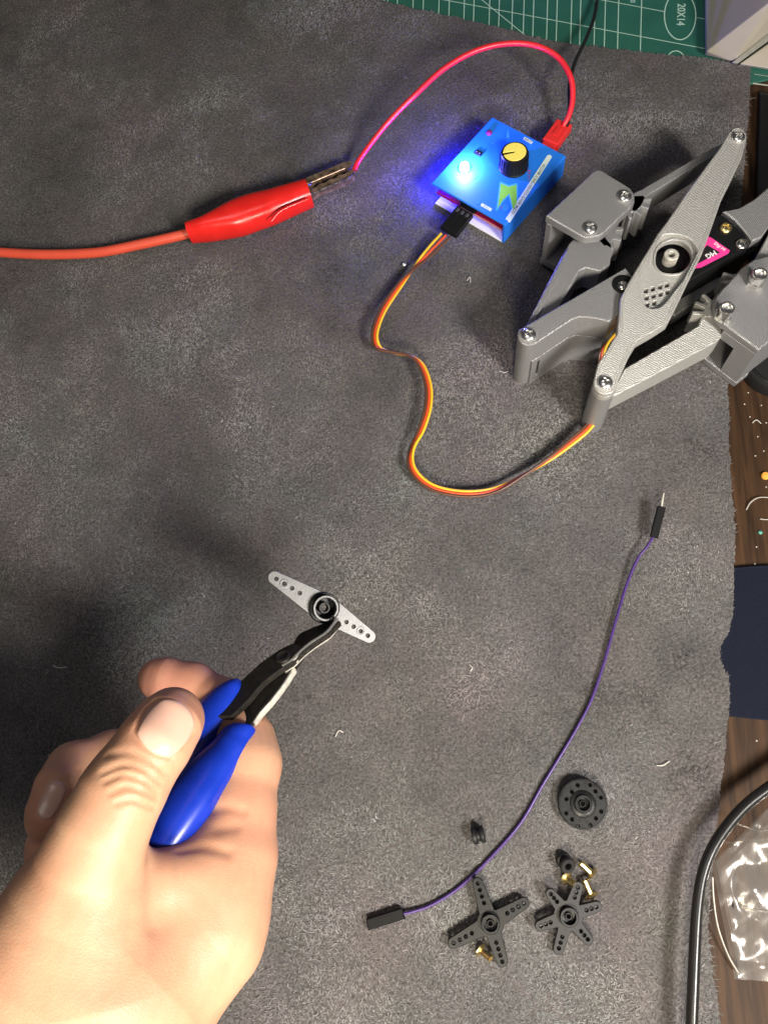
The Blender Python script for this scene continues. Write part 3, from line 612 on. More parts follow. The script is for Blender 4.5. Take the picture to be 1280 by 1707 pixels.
# lower web of the arm: a wall with a narrow slot
w0, w1, w2 = aw[0]*[1, 1, 0]-t_*.5, aw[0]*[1, 1, 0]+t_*3.2, aw[0]*[1, 1, 0]+t_*(L_+8)
def wallbox(a, b, z0, z1, th=7):
    d = b-a; l = np.linalg.norm(d); return frame(box(0, l, 0, th, z0, z1, .3), a, d, np.cross(Z3, d))
o_ = [w0+t_*4.4]+[P(a, b, 35)*[1, 1, 0] for a, b in ((952, 533.6), (966, 528.6), (990, 530.6), (1014, 536))]
make('arm_web', merge(wallbox(w0, w0+t_*3.1, .1, 20.9), wall(o_, .1, 20.9, 6), wallbox(w0+t_*3.1, w0+t_*4.4, .1, 5.5), wallbox(w0+t_*3.1, w0+t_*4.4, 17.5, 20.9)), M['silver'], gr)
make('web_slot_shade', wallbox(w0+t_*3.1+nrm*.6, w0+t_*4.4+nrm*.6, 5.5, 17.5, 4), M['slot'], gr)  # black block filling the slot, its shade put in as colour
# arm A : gear end under plate one, down to the post
def gear(cx, cy, zt, zb, r, a0, a1, nt, tooth, m='silver', name='gear', parent=gr):
    """sector gear about a pixel centre, angles in degrees in the image (down positive)"""
    c = P(cx, cy, zt); poly = []
    for k in range(nt):
        A = a0+(a1-a0)*(k+.5)/nt; h = (a1-a0)/nt/2
        for da, rr in ((-.97, r), (-.56, r), (-.30, r+tooth*.9), (-.18, r+tooth), (.18, r+tooth), (.30, r+tooth*.9), (.56, r), (.97, r)):
            t = math.radians(A+da*h); poly.append((c[0]+rr*math.cos(t), c[1]-rr*math.sin(t)))
    poly += [(c[0]-1.5*math.cos(math.radians((a0+a1)/2)), c[1]+1.5*math.sin(math.radians((a0+a1)/2)))]
    return make(name, flat(poly, zb, zt, bevel=.25), M[m], parent)
armA = [(949, 404), (930, 438), (884, 528), (872, 552), (886, 560), (900, 548), (926, 522), (964, 452), (976, 446), (1000, 452), (1016, 440), (1020, 408), (1000, 384), (970, 386)]
slab('gear_arm', armA, 29.5, 15, 'silver', bevel=.5)
slab('arm_rib', [(947, 412), (883, 530), (876, 545), (889, 538), (951, 424)], 31, 29.5, 'silver', bevel=.25)
gear(986, 383, 29.5, 15, 10.5, -38, 62, 4, 3.2)
# arm B : gear end, thin bar to the far post
gear(1042, 330, 29.5, 15, 8.2, -8, 95, 4, 3.2)
armB = [(1044, 336), (1058, 320), (1068, 316), (1184, 248), (1222, 228), (1230, 240), (1190, 258), (1078, 326), (1068, 345), (1056, 356)]
slab('gear_arm', armB, 29.5, 17, 'silver', bevel=.4)
# bracket one: top plate, bottom plate, back wall with a window
plate1 = [(910, 359), (989, 285), (996, 282), (1003, 284), (1050, 313), (1057, 323), (1057, 336), (1050, 346), (1006, 388), (998, 393), (976, 396), (968, 393)]
slab('bracket_plate', plate1, 37, 32.5, 'silver', bevel=.55)
slab('bracket_plate', plate1, 8, 4, 'silver', bevel=.4, at=37)
bw0, bw1 = P(912, 360, 37)*[1, 1, 0], P(990, 287, 37)*[1, 1, 0]; dd = bw1-bw0; ll = np.linalg.norm(dd)
make('bracket_wall', frame(box(0, ll, -2.6, 0, 8, 32.5, .2), bw0, dd, np.cross(Z3, dd)), M['silver'], gr)
# arm D : lower right arm from the front post to bracket two
armD = [(1012, 666), (1040, 614), (1163, 543), (1172, 520), (1166, 506), (1200, 494), (1216, 520), (1204, 545), (1202, 560), (1192, 571)]
slab('gear_arm', armD, 25, 12.5, 'silver2', bevel=.5)
gear(1206, 524, 26, 12, 8.2, 174, 246, 3, 4.6, 'silver2')
slab('gear_arm', [(1236, 470), (1250, 452), (1262, 424), (1290, 372), (1330, 330), (1340, 380), (1300, 430), (1282, 470)], 25, 10, 'silver2', bevel=.5)
gear(1250, 468, 26, 12, 7.2, 146, 214, 3, 4.4, 'silver2')
# bracket two
plate2 = [(1190, 503), (1194, 492), (1236, 446), (1256, 432), (1290, 424), (1360, 430), (1370, 500), (1264, 583), (1214, 546), (1196, 532), (1189, 516)]
slab('bracket_plate', plate2, 32, 28, 'silver', bevel=.6)
plate2b = [(1190, 503), (1194, 492), (1236, 446), (1256, 432), (1290, 424), (1360, 430), (1370, 500), (1264, 583), (1214, 546), (1196, 532), (1189, 516)]
slab('bracket_plate', plate2b, 4.2, .2, 'silver', bevel=.4, at=32)
c0, c1 = P(1196, 533, 32)*[1, 1, 0], P(1263.4, 582, 32)*[1, 1, 0]; dd = c1-c0; ll = np.linalg.norm(dd); back = np.cross(Z3, dd)
make('bracket_wall', merge(frame(box(ll-8.6, ll, 0, 3, 4.2, 28, .25), c0, dd, back), frame(box(ll*.2, ll-8.6, 0, 3, 22.5, 28, .2), c0, dd, back)), M['silver'], gr)
c2 = P(1369, 501, 32)*[1, 1, 0]; dd2 = c2-c1
make('bracket_wall', frame(box(0, np.linalg.norm(dd2), 0.02, 3, 4.2, 28, .25), c1, dd2, np.cross(Z3, dd2)), M['silver'], gr)
# far mount arm and base rail
slab('mount_arm', [(1204, 352), (1232, 346), (1256, 332), (1300, 294), (1330, 318), (1292, 362), (1268, 396), (1252, 402), (1248, 394), (1224, 366)], 24, 12, 'silver', bevel=.6)
slab('mount_rail', [(1110, 512), (1196, 458), (1206, 470), (1124, 526)], 14, 6, 'silver', bevel=.4)
# servo under the link
sv = make('servo_body', flat(XY([(1040, 486), (1066, 436), (1176, 358), (1206, 358), (1244, 392), (1246, 412), (1128, 480), (1064, 524)], 27), 3, 27, bevel=.7), M['black'], gr)
make('servo_flange', flat(XY([(1030, 478), (1046, 458), (1258, 398), (1262, 416), (1060, 532), (1036, 508)], 18), 16, 18.6, bevel=.4), M['black'], sv)
make('gear_housing', flat(XY(spline([(1094, 430), (1104, 404), (1126, 396), (1148, 408), (1154, 428), (1138, 448), (1112, 452)], 5, True).tolist(), 30), 26.5, 29, bevel=.4), M['black'], sv)
gc = P(1119, 424, 35.5)*[1, 1, 0]
sp_o = []
for k in range(25):
    for da, rr in ((.0, 2.75), (.35, 3.05), (.65, 3.05), (1.0, 2.75)):
        t = 2*math.pi*(k+da*.999)/25; sp_o.append((rr*math.cos(t), rr*math.sin(t)))
v, f = flat(sp_o, 28, 35.5, holes=[circ(0, 0, 1.5, 16)], bevel=.12); make('output_spline', (v+gc, f), M['edge'], sv)
make('shaft_collar', frame(lathe([(6.2, 28.6), (6.2, 30), (5.7, 30.6), (.01, 30.6)], 30), gc, (1, 0, 0), (0, 1, 0)), M['black'], sv)
zs = 27.05
stk = make('sticker', flat(XY([(1140, 452), (1152, 390), (1184, 396), (1216, 418), (1213, 423), (1168, 446), (1156, 448)], 27), zs, zs+.08), M['pink'], sv)
make('sticker_panel', flat(XY([(1146, 442), (1178, 409), (1199, 421), (1160, 441)], 27), zs+.1, zs+.14), M['stblack'], stk)
sdx = P(1215, 418, 27)-P(1165, 443, 27)
make('lettering', frame(text('MG', 3.3, .01, .08), P(1184, 424, zs+.18), -sdx+0*Z3, np.cross(Z3, -sdx)), M['stwhite'], stk, smooth=False)
sdy = P(1213, 417, 27)-P(1184, 397, 27)
make('lettering', frame(text('Digi Hi', 2.0, .01, .03), P(1199, 411, zs+.12), sdy, np.cross(Z3, sdy)), M['stwhite'], stk, smooth=False)
make('sticker_border', flat(XY([(1160, 446.5), (1213, 421.5), (1215, 419), (1213.5, 417.5), (1211, 420), (1159, 444.5)], 27), zs+.1, zs+.13), M['stwhite'] if False else M['pink'], stk)
# screws: pan head with a cross recess
def panhead(r=3.1, h=1.9, n=33):
    xs_ = np.linspace(-1, 1, n); V, idx = [], {}
    for i, a in enumerate(xs_):
        for j, b in enumerate(xs_):
            # square -> disc
            x = a*math.sqrt(1-b*b/2)*r; y = b*math.sqrt(1-a*a/2)*r; q = math.hypot(x, y)/r
            z = h*(1-.55*q**2.4) if q < .985 else h*.3
            ax, ay = abs(x)/r, abs(y)/r
            if (ax < .13 and ay < .56) or (ay < .13 and ax < .56): z -= .85*(1-.5*q)
            idx[i, j] = len(V); V.append((x, y, z))
    Fc = [(idx[i, j], idx[i+1, j], idx[i+1, j+1], idx[i, j+1]) for i in range(n-1) for j in range(n-1)]
    skirt = [idx[i, 0] for i in range(n)]+[idx[n-1, j] for j in range(1, n)]+[idx[i, n-1] for i in range(n-2, -1, -1)]+[idx[0, j] for j in range(n-2, 0, -1)]
    base = len(V)
    for i in skirt: V.append((V[i][0], V[i][1], 0))
    m = len(skirt)
    Fc += [(skirt[k], base+k, base+(k+1) % m, skirt[(k+1) % m]) for k in range(m)]
    return np.array(V), [tuple(reversed(q)) if False else q for q in Fc]
screw0 = None
def screw(px, py, z, rz, r=1.0, m=None, parent=gr, tilt=(0, 0)):
    global screw0
    if screw0 is None: screw0 = make('screw', panhead(), M['chrome'], parent, local=True, angle=50); o = screw0
    else: o = screw0.copy(); COL.objects.link(o); o.parent = parent
    o.location = Vector(P(px, py, z+1.2)*[1, 1, 0]*S + np.array([0, 0, z*S]) - origin(parent)); o.rotation_euler = (tilt[0], tilt[1], rz); o.scale = (r, r, r)
    if m: o.data = o.data.copy(); o.data.materials[0] = M[m]
    return o
screw(881, 556, 35, .5, 1.0); screw(1009, 636, gz, .2, .95); screw(1231, 226, gz, .7, .9); screw(1041, 325, 37, .3, 1.0); screw(984, 378, 37, .9, 1.0)
screw(1210, 378, 27, .9, .85, 'brass'); screw(1237, 405, 27, .4, .85, 'steel'); screw(1038, 474, 35.2, .6, .72, 'steel')
wc = P(1038, 474, 35)*[1, 1, 0]
make('screw_hole_shade', frame(lathe([(4.6, 34.9), (4.6, 35.25), (4.3, 35.4), (2.4, 35.4), (2.4, 35.2), (.01, 35.2)], 28), wc, (1, 0, 0), (0, 1, 0)), M['black'], gr)  # black disc painted in for the shade of the hole around the screw
# nuts standing on bolts
for px, py in ((1266, 457), (1211, 514)):
    c = P(px, py, 38)*[1, 1, 0]
    nut = make('nut', frame(lathe([(3.6, 32.03), (3.6, 34.2), (3.2, 34.6)], 6), c, (math.cos(.3), math.sin(.3), 0), (-math.sin(.3), math.cos(.3), 0)), M['steel'], gr, angle=20)
    make('nut_collar', frame(lathe([(3.15, 34.4), (3.15, 38.2), (2.8, 38.7), (2.2, 38.7), (2.0, 38.2), (2.0, 37.0), (1.7, 36.9), (.01, 37.2)], 28), c, (1, 0, 0), (0, 1, 0)), M['chrome'], nut)

# ================================================================== servo horns
def rot_between(n, zrot=0):
    return Vector((0, 0, 1)).rotation_difference(Vector(n))
def arm_outline(tips, r_hub, w_in, w_tip):
    """rounded arms round a hub; tips = [(angle, length)] in mm"""
    poly = []
    ts = sorted(tips); n = len(ts)
    for i, (a, L) in enumerate(ts):
        d = np.array([math.cos(a), math.sin(a)]); s = np.array([-d[1], d[0]])
        a_in = math.asin(min(.95, w_in/r_hub))
        poly.append(tuple(d*r_hub*math.cos(a_in)-s*w_in))
        for t in np.linspace(-math.pi/2, math.pi/2, 9): poly.append(tuple(d*(L-w_tip)+d*w_tip*math.cos(t)+s*w_tip*math.sin(t)))
        poly.append(tuple(d*r_hub*math.cos(a_in)+s*w_in))
        a2 = ts[(i+1) % n][0]+(2*math.pi if i == n-1 else 0)
        s0, s1 = a+a_in, a2-math.asin(min(.95, w_in/r_hub))
        if s1-s0 > .08:
            for t in np.linspace(s0, s1, max(3, int((s1-s0)*6)))[1:-1]: poly.append((r_hub*math.cos(t), r_hub*math.sin(t)))
    return poly
def hub_parts(root, r, z0, z1, m, splined=True):
    make('hub', lathe([(r, z0), (r, z1-.3), (r-.25, z1), (r-.85, z1), (r-1.0, z1-.3), (r-1.05, z1-2.2), (r-1.9, z1-2.3), (1.1, z1-2.3), (1.05, z1-2.6), (.95, z0)], 40, False, False), m, root, local=True)
    c = make('inner_collar', lathe([(1.35, z1-2.25), (1.35, z1-1.5), (1.15, z1-1.3), (.9, z1-1.3), (.8, z1-1.6), (.8, z1-2.25)], 24, False, False), m, root, local=True)
def horn(name, label, cat, c_px, z, tips_px, nh, m, r_hub, w_in, w_tip, th, hub_h, group=None, tilt=(0, 0, 1), h0=.42, h1=.86, rr_=None, hm=None):
    C = P(*c_px, z); root = thing(name, label, cat, C, group)
    q = rot_between(tilt); root.rotation_mode = 'QUATERNION'; root.rotation_quaternion = q
    tips = []; n_ = np.array(tilt, float); n_ /= np.linalg.norm(n_)
    for t in tips_px:
        d_ = ray(*t); hit = CAM+d_*((C-CAM).dot(n_)/d_.dot(n_)); l = q.inverted() @ Vector(hit-C); tips.append((math.atan2(l.y, l.x), math.hypot(l.x, l.y)))
    tips.sort()
    holes = []
    for a, L in tips:
        for k in range(nh):
            rr = L*(h0+(h1-h0)*k/(nh-1)); holes.append(circ(rr*math.cos(a), rr*math.sin(a), .62, 12))
    holes.append(circ(0, 0, (rr_ or r_hub)-1.0, 24))
    make('arm_plate', flat(arm_outline(tips, r_hub, w_in, w_tip), -th, 0, holes=holes, bevel=.2), m, root, local=True)
    if hm: horn_hub(root, M[hm])
    else: hub_parts(root, rr_ or r_hub-.15, -th-.0, hub_h, m)
    return root, tips, q
def horn_hub(root, m):
    make('hub', lathe([(5.3, -1.9), (5.3, .9), (5.0, 1.2), (4.35, 1.2), (4.3, 1.5), (4.3, 3.6), (3.6, 3.6), (3.6, -1.2), (1.2, -1.3), (1.1, -1.9)], 44, False, False), m, root, local=True)
    make('rim_ring', lathe([(3.55, 3.5), (3.55, 3.8), (3.7, 3.95), (4.2, 3.95), (4.35, 3.8), (4.35, 3.5)], 44, True), M['nylon2'], root, local=True)  # rim in the lightened nylon, its shine put into the colour
    make('inner_collar', lathe([(2.0, -1.25), (2.0, 1.0), (1.8, 1.3), (1.35, 1.3), (1.2, 1.0), (1.2, -1.25)], 26, False, False), m, root, local=True)
hh, ht, hq = horn('servo_horn', 'long two-armed servo horn held up by the pliers, shining pale grey', 'servo horn', (540, 1013), 65, [(448, 957), (625, 1067)], 4, M['nylon2'], 5.3, 4.5, 2.3, 1.9, 2.6, tilt=(.37, -.25, .895), h0=.44, h1=.86, hm='nylon')
for a, L in ht:                                                     # reinforcing ring round the second hole from each tip
    rr = L*(.44+.42*2/3)
    v, f = lathe([(1.05, -.02), (1.05, .16), (1.3, .2), (1.55, .16), (1.55, -.02)], 24, False, False)
    make('hole_ring', (v+np.array([rr*math.cos(a), rr*math.sin(a), 0]), f), M['nylon2'], hh, local=True)
make('spline_tooth', merge(*[frame(box(3.3, 3.7, -.14, .14, -.4, 3.6, .05), (0, 0, 0), (math.cos(t), math.sin(t), 0), (-math.sin(t), math.cos(t), 0)) for t in np.linspace(0, 2*math.pi, 25, endpoint=False)]), M['nylon'], hh, local=True)['kind'] = 'stuff'
horn('cross_horn', 'black cross-shaped servo horn with four long perforated arms', 'servo horn', (817, 1539), 4.0, [(793, 1463), (881, 1501), (840, 1613), (747, 1577)], 4, M['nylon'], 4.9, 2.85, 2.0, 1.7, 1.9, 'spare servo horns on the suede', tilt=(.03, -.06, 1), h0=.44, h1=.87, rr_=3.4)
horn('star_horn', 'black star-shaped servo horn with six short perforated arms', 'servo horn', (947, 1527), 4.4, [(966, 1470), (1003, 1509), (986, 1574), (928, 1592), (892, 1547), (912, 1483)], 3, M['nylon'], 5.3, 2.35, 1.9, 1.7, 1.9, 'spare servo horns on the suede', tilt=(.07, -.13, 1), h0=.54, h1=.83, rr_=3.4)
# round disc horn
dC = P(971, 1340, 3.6); dr = thing('disc_horn', 'black round disc servo horn with a ring of small holes', 'servo horn', dC, 'spare servo horns on the suede')
dr.rotation_mode = 'QUATERNION'; dr.rotation_quaternion = rot_between((.05, -.03, 1))
dh = [((x-1040)/4.129, (y-285)/4.129) for x, y in ((1010, 165), (1095, 160), (1130, 200), (1165, 240), (1163, 330), (1125, 375), (1085, 420), (1000, 430), (963, 388), (925, 350), (930, 258), (968, 210))]
k_ = mmpx(971, 1340, 3.6)
make('disc_plate', flat(circ(0, 0, 9.25, 60), -1.8, 0, holes=[circ(x*k_, -y*k_, .6, 12) for x, y in dh]+[circ(0, 0, 3, 24)], bevel=.25), M['nylon'], dr, local=True)
make('rim_ring', lathe([(8.5, -.02), (8.7, .18), (9.0, .14), (9.1, -.1)], 60, False, False), M['nylon'], dr, local=True)
hub_parts(dr, 3.3, -1.8, 1.5, M['nylon']); make('hub_skirt', lathe([(5.0, -.02), (4.6, .35), (3.2, .5)], 40, False, False), M['nylon'], dr, local=True)

# ================================================================== grommets and eyelets
def grommet(px, py, axis, label, r=3.0, L=5.2, z=3.0):
    root = thing('rubber_grommet', label, 'grommet', P(px, py, z), 'rubber grommets on the suede'); root.rotation_mode = 'QUATERNION'; root.rotation_quaternion = rot_between(axis)
    h = L/2
    make('sleeve', lathe([(1.25, -h), (r-.3, -h), (r, -h+.3), (r, -h+1.3), (r-.2, -h+1.6), (r-.85, -h+1.8), (r-.85, h-1.8), (r-.2, h-1.6), (r, h-1.3), (r, h-.3), (r-.3, h), (1.35, h), (1.25, h-.2)], 28, True), M['rubber'], root, local=True)
grommet(797, 1392, (.93, .25, .06), 'small black rubber grommet lying on its side near the purple wire', 3.1, 4.6, 3.1)
grommet(942, 1438, (.30, -.42, .85), 'black rubber grommet with its bore facing up beside the brass eyelets', 2.9, 5.4, 3.1)
def eyelet(px, py, axis, label, z, L=5.2):
    root = thing('brass_eyelet', label, 'eyelet', P(px, py, z), 'brass eyelets among the horns'); root.rotation_mode = 'QUATERNION'; root.rotation_quaternion = rot_between(axis)
    make('tube', lathe([(1.0, .2), (1.25, 0), (1.25, L), (1.0, L), (.95, L-.2), (.95, .3)], 22, True), M['brass'], root, local=True)
    make('flange', lathe([(1.05, .02), (1.3, .55), (2.5, .15), (2.65, -.1), (2.5, -.25), (1.05, -.3)], 24, True), M['brass'], root, local=True)
eyelet(944, 1464, (.55, -.35, .62), 'brass eyelet pointing its open end up between grommet and star horn', 1.9, 4.6)
eyelet(986, 1456, (-.72, .62, .12), 'brass eyelet lying tilted right of the grommet', 2.1)
eyelet(985, 1492, (-.42, .93, .10), 'brass eyelet lying against the upper right arm of the star horn', 2.1, 5.4)
eyelet(801, 1584, (.62, -.38, .35), 'brass eyelet peeking out under the cross horn', 1.9, 4.6)

# ================================================================== purple jumper wire
jw = thing('jumper_wire', 'thin purple jumper wire with black ends lying in a long curve', 'wire', P(960, 1200, 0))
make('insulation', loft(spline([P(a, b, c) for a, b, c in ((664, 1525, 2.2), (690, 1519, 1.6), (722, 1507, 1.2), (768, 1477, 1.1), (820, 1427, 1.2), (868, 1371, 1.3), (905, 1307, 1.3), (938, 1253, 1.3), (962, 1212, 1.4), (985, 1167, 1.6), (1004, 1112, 1.8), (1018, 1063, 2), (1030, 1020, 2.2), (1045, 972, 2.6), (1062, 932, 3.6), (1078, 911, 4.5), (1091, 890, 5.2))], 9), .60, n=12), M['purple'], jw)
def housing(a, b, za, zb, wpx, name):
    A, B = P(*a, za), P(*b, zb); d = B-A; L = np.linalg.norm(d); wd = wpx*mmpx(*a, za)/2; s = np.cross(d/L, Z3)
    return make('housing', frame(merge(box(-wd, wd, 0, L, -1.25, 1.25, .3), box(-wd*.55, wd*.55, L*.3, L*.72, 1.2, 1.32, .05)), A, s, d/L), M['black'], jw)
h1_ = housing((673, 1522), (613, 1541), 2.2, 1.7, 17, 'h'); make('socket', frame(box(-.8, .8, 0, .1, -.7, .7, .04), P(612.5, 1541.2, 1.7), np.cross(P(612, 1541, 1.7)-P(673, 1522, 1.7), Z3), P(612, 1541, 1.7)-P(673, 1522, 1.7)), M['slot'], h1_)
h2_ = housing((1089, 896), (1102, 845), 5.2, 7.5, 13, 'h'); make('pin', loft(np.array([P(1101.5, 847, 7.5), P(1104, 832, 8.1), P(1106, 822, 8.5)]), [.42, .42, .25], n=8), M['edge'], h2_)

# ================================================================== thick black cable
tc_ = thing('black_cable', 'thick glossy black cable curving over the lower right mat edge', 'cable', P(1160, 1550, 0))
make('sheath', loft(spline([P(*a) for a in ((1420, 1225, 6), (1340, 1272, 8), (1290, 1306, 8), (1245, 1340, 8.5), (1212, 1376, 9), (1186, 1416, 9.5), (1170, 1460, 9.5), (1162, 1510, 9.5), (1158, 1570, 9.5), (1155, 1640, 9.5), (1152, 1720, 9), (1150, 1860, 8))], 10), 2.0, n=20), M['cable'], tc_)

# ================================================================== crumpled clear bag
def bag():
    root = thing('plastic_bag', 'crumpled clear plastic bag lying in the lower right corner', 'bag', P(1250, 1520, -2))
    def sheet(z0, amp, seed, ol):
        V, Fc = [], []; n = 46
        A, B, C_, D = ol
        for i in range(n+1):
            for j in range(n+1):
                u, v = i/n, j/n
                p = np.array(A)*(1-u)*(1-v)+np.array(B)*u*(1-v)+np.array(C_)*u*v+np.array(D)*(1-u)*v
                w = P(p[0], p[1], 0); V.append(w)
        V = np.array(V); x, y = V[:, 0], V[:, 1]
        r1 = np.abs(vnoise(x, y, 17, seed)-.5)*2; r2 = np.abs(vnoise(x*.8+y*.6, y*.8-x*.6, 6.5, seed+1)-.5)*2; r3 = np.abs(vnoise(x*.5-y*.8, y*.5+x*.8, 3.2, seed+2)-.5)*2
        V[:, 2] = z0+amp*(.62*r1+.26*r2+.07*r3)
        for i in range(n):
            for j in range(n): Fc.append((i*(n+1)+j, (i+1)*(n+1)+j, (i+1)*(n+1)+j+1, i*(n+1)+j+1))
        return V, Fc
    make('top_film', sheet(3.2, 4.5, 31, [(1224, 1626), (1186, 1436), (1400, 1220), (1430, 1640)]), M['film'], root, angle=180)
    make('mid_film', sheet(.8, 2.5, 41, [(1230, 1600), (1198, 1450), (1400, 1250), (1430, 1620)]), M['film'], root, angle=180)
    make('bottom_film', sheet(-2.0, .7, 51, [(1226, 1634), (1188, 1440), (1400, 1230), (1430, 1648)]), M['film'], root, angle=180)
    make('seal_edge', loft(spline([P(1187, 1462, 5), P(1189, 1500, 4), P(1196, 1545, 2.5), (P(1212, 1590, .8)), P(1230, 1622, 0)], 8), .3, .4, n=6), M['seam'], root)
    make('fold_ridge', merge(*[loft(spline([P(*q) for q in l], 6), .32, .42, n=6) for l in ([(1210, 1405, 6), (1240, 1404, 8), (1290, 1398, 8)], [(1232, 1508, 8), (1256, 1516, 10), (1300, 1522, 9)], [(1222, 1372, 7), (1262, 1384, 8), (1300, 1380, 7)])]), M['film'], root)
bag()
# small things on the mat and the wood
def bit(name, label, cat, pts, r, m, group=None):
    root = make(name, loft(spline([P(*p) for p in pts], 6), r, r*.6, n=6), M[m]); tag(root, label, cat, group); return root
for i, pts in enumerate([[(88, 1109, .6), (98, 1113, 1), (112, 1112, .6)], [(832, 618, .8), (840, 621, 1), (847, 619, .6)], [(782, 1108, .6), (787, 1113, 1.2), (784, 1119, .7)], [(1094, 1276, .8), (1104, 1276, 1.2), (1115, 1269, .7)], [(559, 1228, .6), (565, 1218, 1.2), (572, 1221, .7)], [(778, 468, .6), (783, 462, .9), (784, 471, .7)], [(82, 1258, .6), (85, 1266, .9)]]):
    bit('lint_fleck', ['white lint fleck left of the thumb near the mat edge', 'white lint fleck below the front end post of the gripper', 'white lint fleck on open suede right of the pliers', 'curled white lint fleck above the round disc horn', 'white lint fleck beside the knuckle of the index finger', 'curled white lint fleck inside the bend of the ribbon lead', 'tiny white lint fleck left of the curled fingers', 'white lint fleck close to the pliers pivot', 'tiny white lint fleck midway between horn and purple wire'][i], 'lint', pts, .17, 'lint', 'lint flecks on the suede')
for pts, lb in (([(1243, 850, -1.6), (1250, 838, -1), (1262, 830, -.8), (1276, 829, -1.4), (1290, 831, -1.6)], 'long curled white plastic shaving on the wood'), ([(1266, 865, -1.7), (1278, 866, -1.4), (1292, 863, -1.7)], 'short pale shaving on the wood below the long curled one'), ([(1253, 705, -1.8), (1260, 700, -1.4), (1268, 706, -1.7)], 'small pale shaving on the wood near the black cap')):
    bit('plastic_shaving', lb, 'shaving', pts, .24, 'seam', 'plastic shavings on the wood')
cr = make('crumb', frame(lathe([(1.6, 0), (1.9, .7), (1.5, 1.4), (.01, 1.7)], 9), P(1274, 794, -2.2), (1, 0, 0), (0, 1, 0)), M['amber']); tag(cr, 'round amber crumb on the dark wood', 'crumb')
cr2 = make('crumb', frame(lathe([(.8, 0), (.9, .5), (.5, .9), (.01, 1.0)], 7), P(1266, 888, -2.2), (1, 0, 0), (.2, 1, 0)), M['teal']); tag(cr2, 'tiny teal crumb on the dark wood', 'crumb')
for i, (x, y) in enumerate(((1240, 674), (1249, 695), (1262, 728), (1276, 705), (1258, 760), (1272, 752), (1276, 812), (1260, 912), (1257, 940), (1260, 1235), (1246, 655), (1268, 676))):
    k = make('crumb', frame(lathe([(.30, 0), (.36, .25), (.01, .5)], 6), P(x, y, -2.2), (1, .3*i, 0), (0, 1, 0)), M['seam']); tag(k, 'tiny pale crumb scattered on the dark wood', 'crumb', 'pale crumbs on the wood')
be = thing('tiny_screw', 'tiny shiny screw on the suede left of the ribbon lead', 'screw', P(672, 441, .8))
make('head', frame(lathe([(1.3, -.1), (1.2, .5), (.6, .9), (.01, .95)], 14), P(673, 441, .8), (1, 0, 0), (0, .8, .6)), M['chrome'], be); make('shank', loft(np.array([P(673, 441, .8), P(668, 444, .7)]), .55, n=8), M['steel'], be)

# ================================================================== pliers
pj, pA, pB = P(565, 1036, 65.5), P(395, 1165, 79), P(424, 1207, 86)
pn = np.cross(pB-pj, pA-pj); pn /= np.linalg.norm(pn); pn = pn if pn[2] > 0 else -pn
def onp(px, py, off=0.0):
    d = ray(px, py); return CAM+d*((pj+pn*off-CAM).dot(pn)/d.dot(pn))
pxx = (pj-(pA+pB)/2); pxx /= np.linalg.norm(pxx); pyy = np.cross(pn, pxx)
pr = thing('flush_cutters', 'black flush cutter pliers with blue grips gripped in the hand', 'pliers', pj)
def zq(pts, off=0): return [(float((onp(360+a/4.267, 930+b/4.267, off)-pj).dot(pxx)), float((onp(360+a/4.267, 930+b/4.267, off)-pj).dot(pyy))) for a, b in pts]
def plate(name, pts, o0, o1, m, parent, bevel=.4):
    v, f = flat(zq(pts, o1), o0, o1, bevel=bevel); return make(name, (pj+v[:, :1]*pxx+v[:, 1:2]*pyy+v[:, 2:3]*pn, f), M[m], parent)
levA = [(40, 1130), (-40, 1140), (60, 1010), (165, 880), (320, 738), (440, 655), (540, 604), (625, 625), (700, 590), (790, 520), (872, 438), (884, 452), (800, 540), (700, 606), (620, 668), (545, 742), (430, 815), (330, 895), (235, 1010), (110, 1130)]
levB = [(60, 1260), (130, 1150), (240, 1020), (330, 925), (420, 820), (500, 700), (546, 606), (572, 558), (602, 528), (690, 488), (770, 458), (866, 438), (780, 520), (690, 590), (630, 650), (600, 715), (545, 790), (470, 905), (390, 1010), (310, 1098), (255, 1180), (160, 1290)]
lb_ = plate('lever', levB, -2.3, .1, 'blacksteel', pr)
la_ = plate('lever', levA, .35, 2.6, 'blacksteel', pr)
# ground steel side edges
def edgebar(pts, o0, o1, wd, parent, m='edge', name='ground_edge'):
    a = [onp(360+x/4.267, 930+y/4.267, (o0+o1)/2) for x, y in pts]
    return make(name, loft(spline(a, 4), (o1-o0)/2+.1, wd, side=pn, n=12, sq=.6), M[m], parent)
edgebar([(558, 798), (482, 914), (400, 1022), (322, 1108), (268, 1188)], -2.6, -.2, .75, lb_)
edgebar([(872, 452), (800, 545), (700, 612), (620, 674), (548, 746), (480, 788)], -.2, 2.6, 1.0, la_)
pc = onp(360+478/4.267, 930+706/4.267, 2.6)
make('pivot', frame(lathe([(2.6, 0), (2.5, .5), (1.9, .75), (1.5, .5), (.01, .5)], 24), pc, pxx, pyy), M['blacksteel'], pr)
sp = [onp(360+x/4.267, 930+y/4.267, -.6) for x, y in ((300, 890), (250, 960), (215, 1010), (240, 990), (330, 900))]
make('return_spring', loft(spline(sp, 6), .45, n=8), M['steel'], pr)
GT = .75
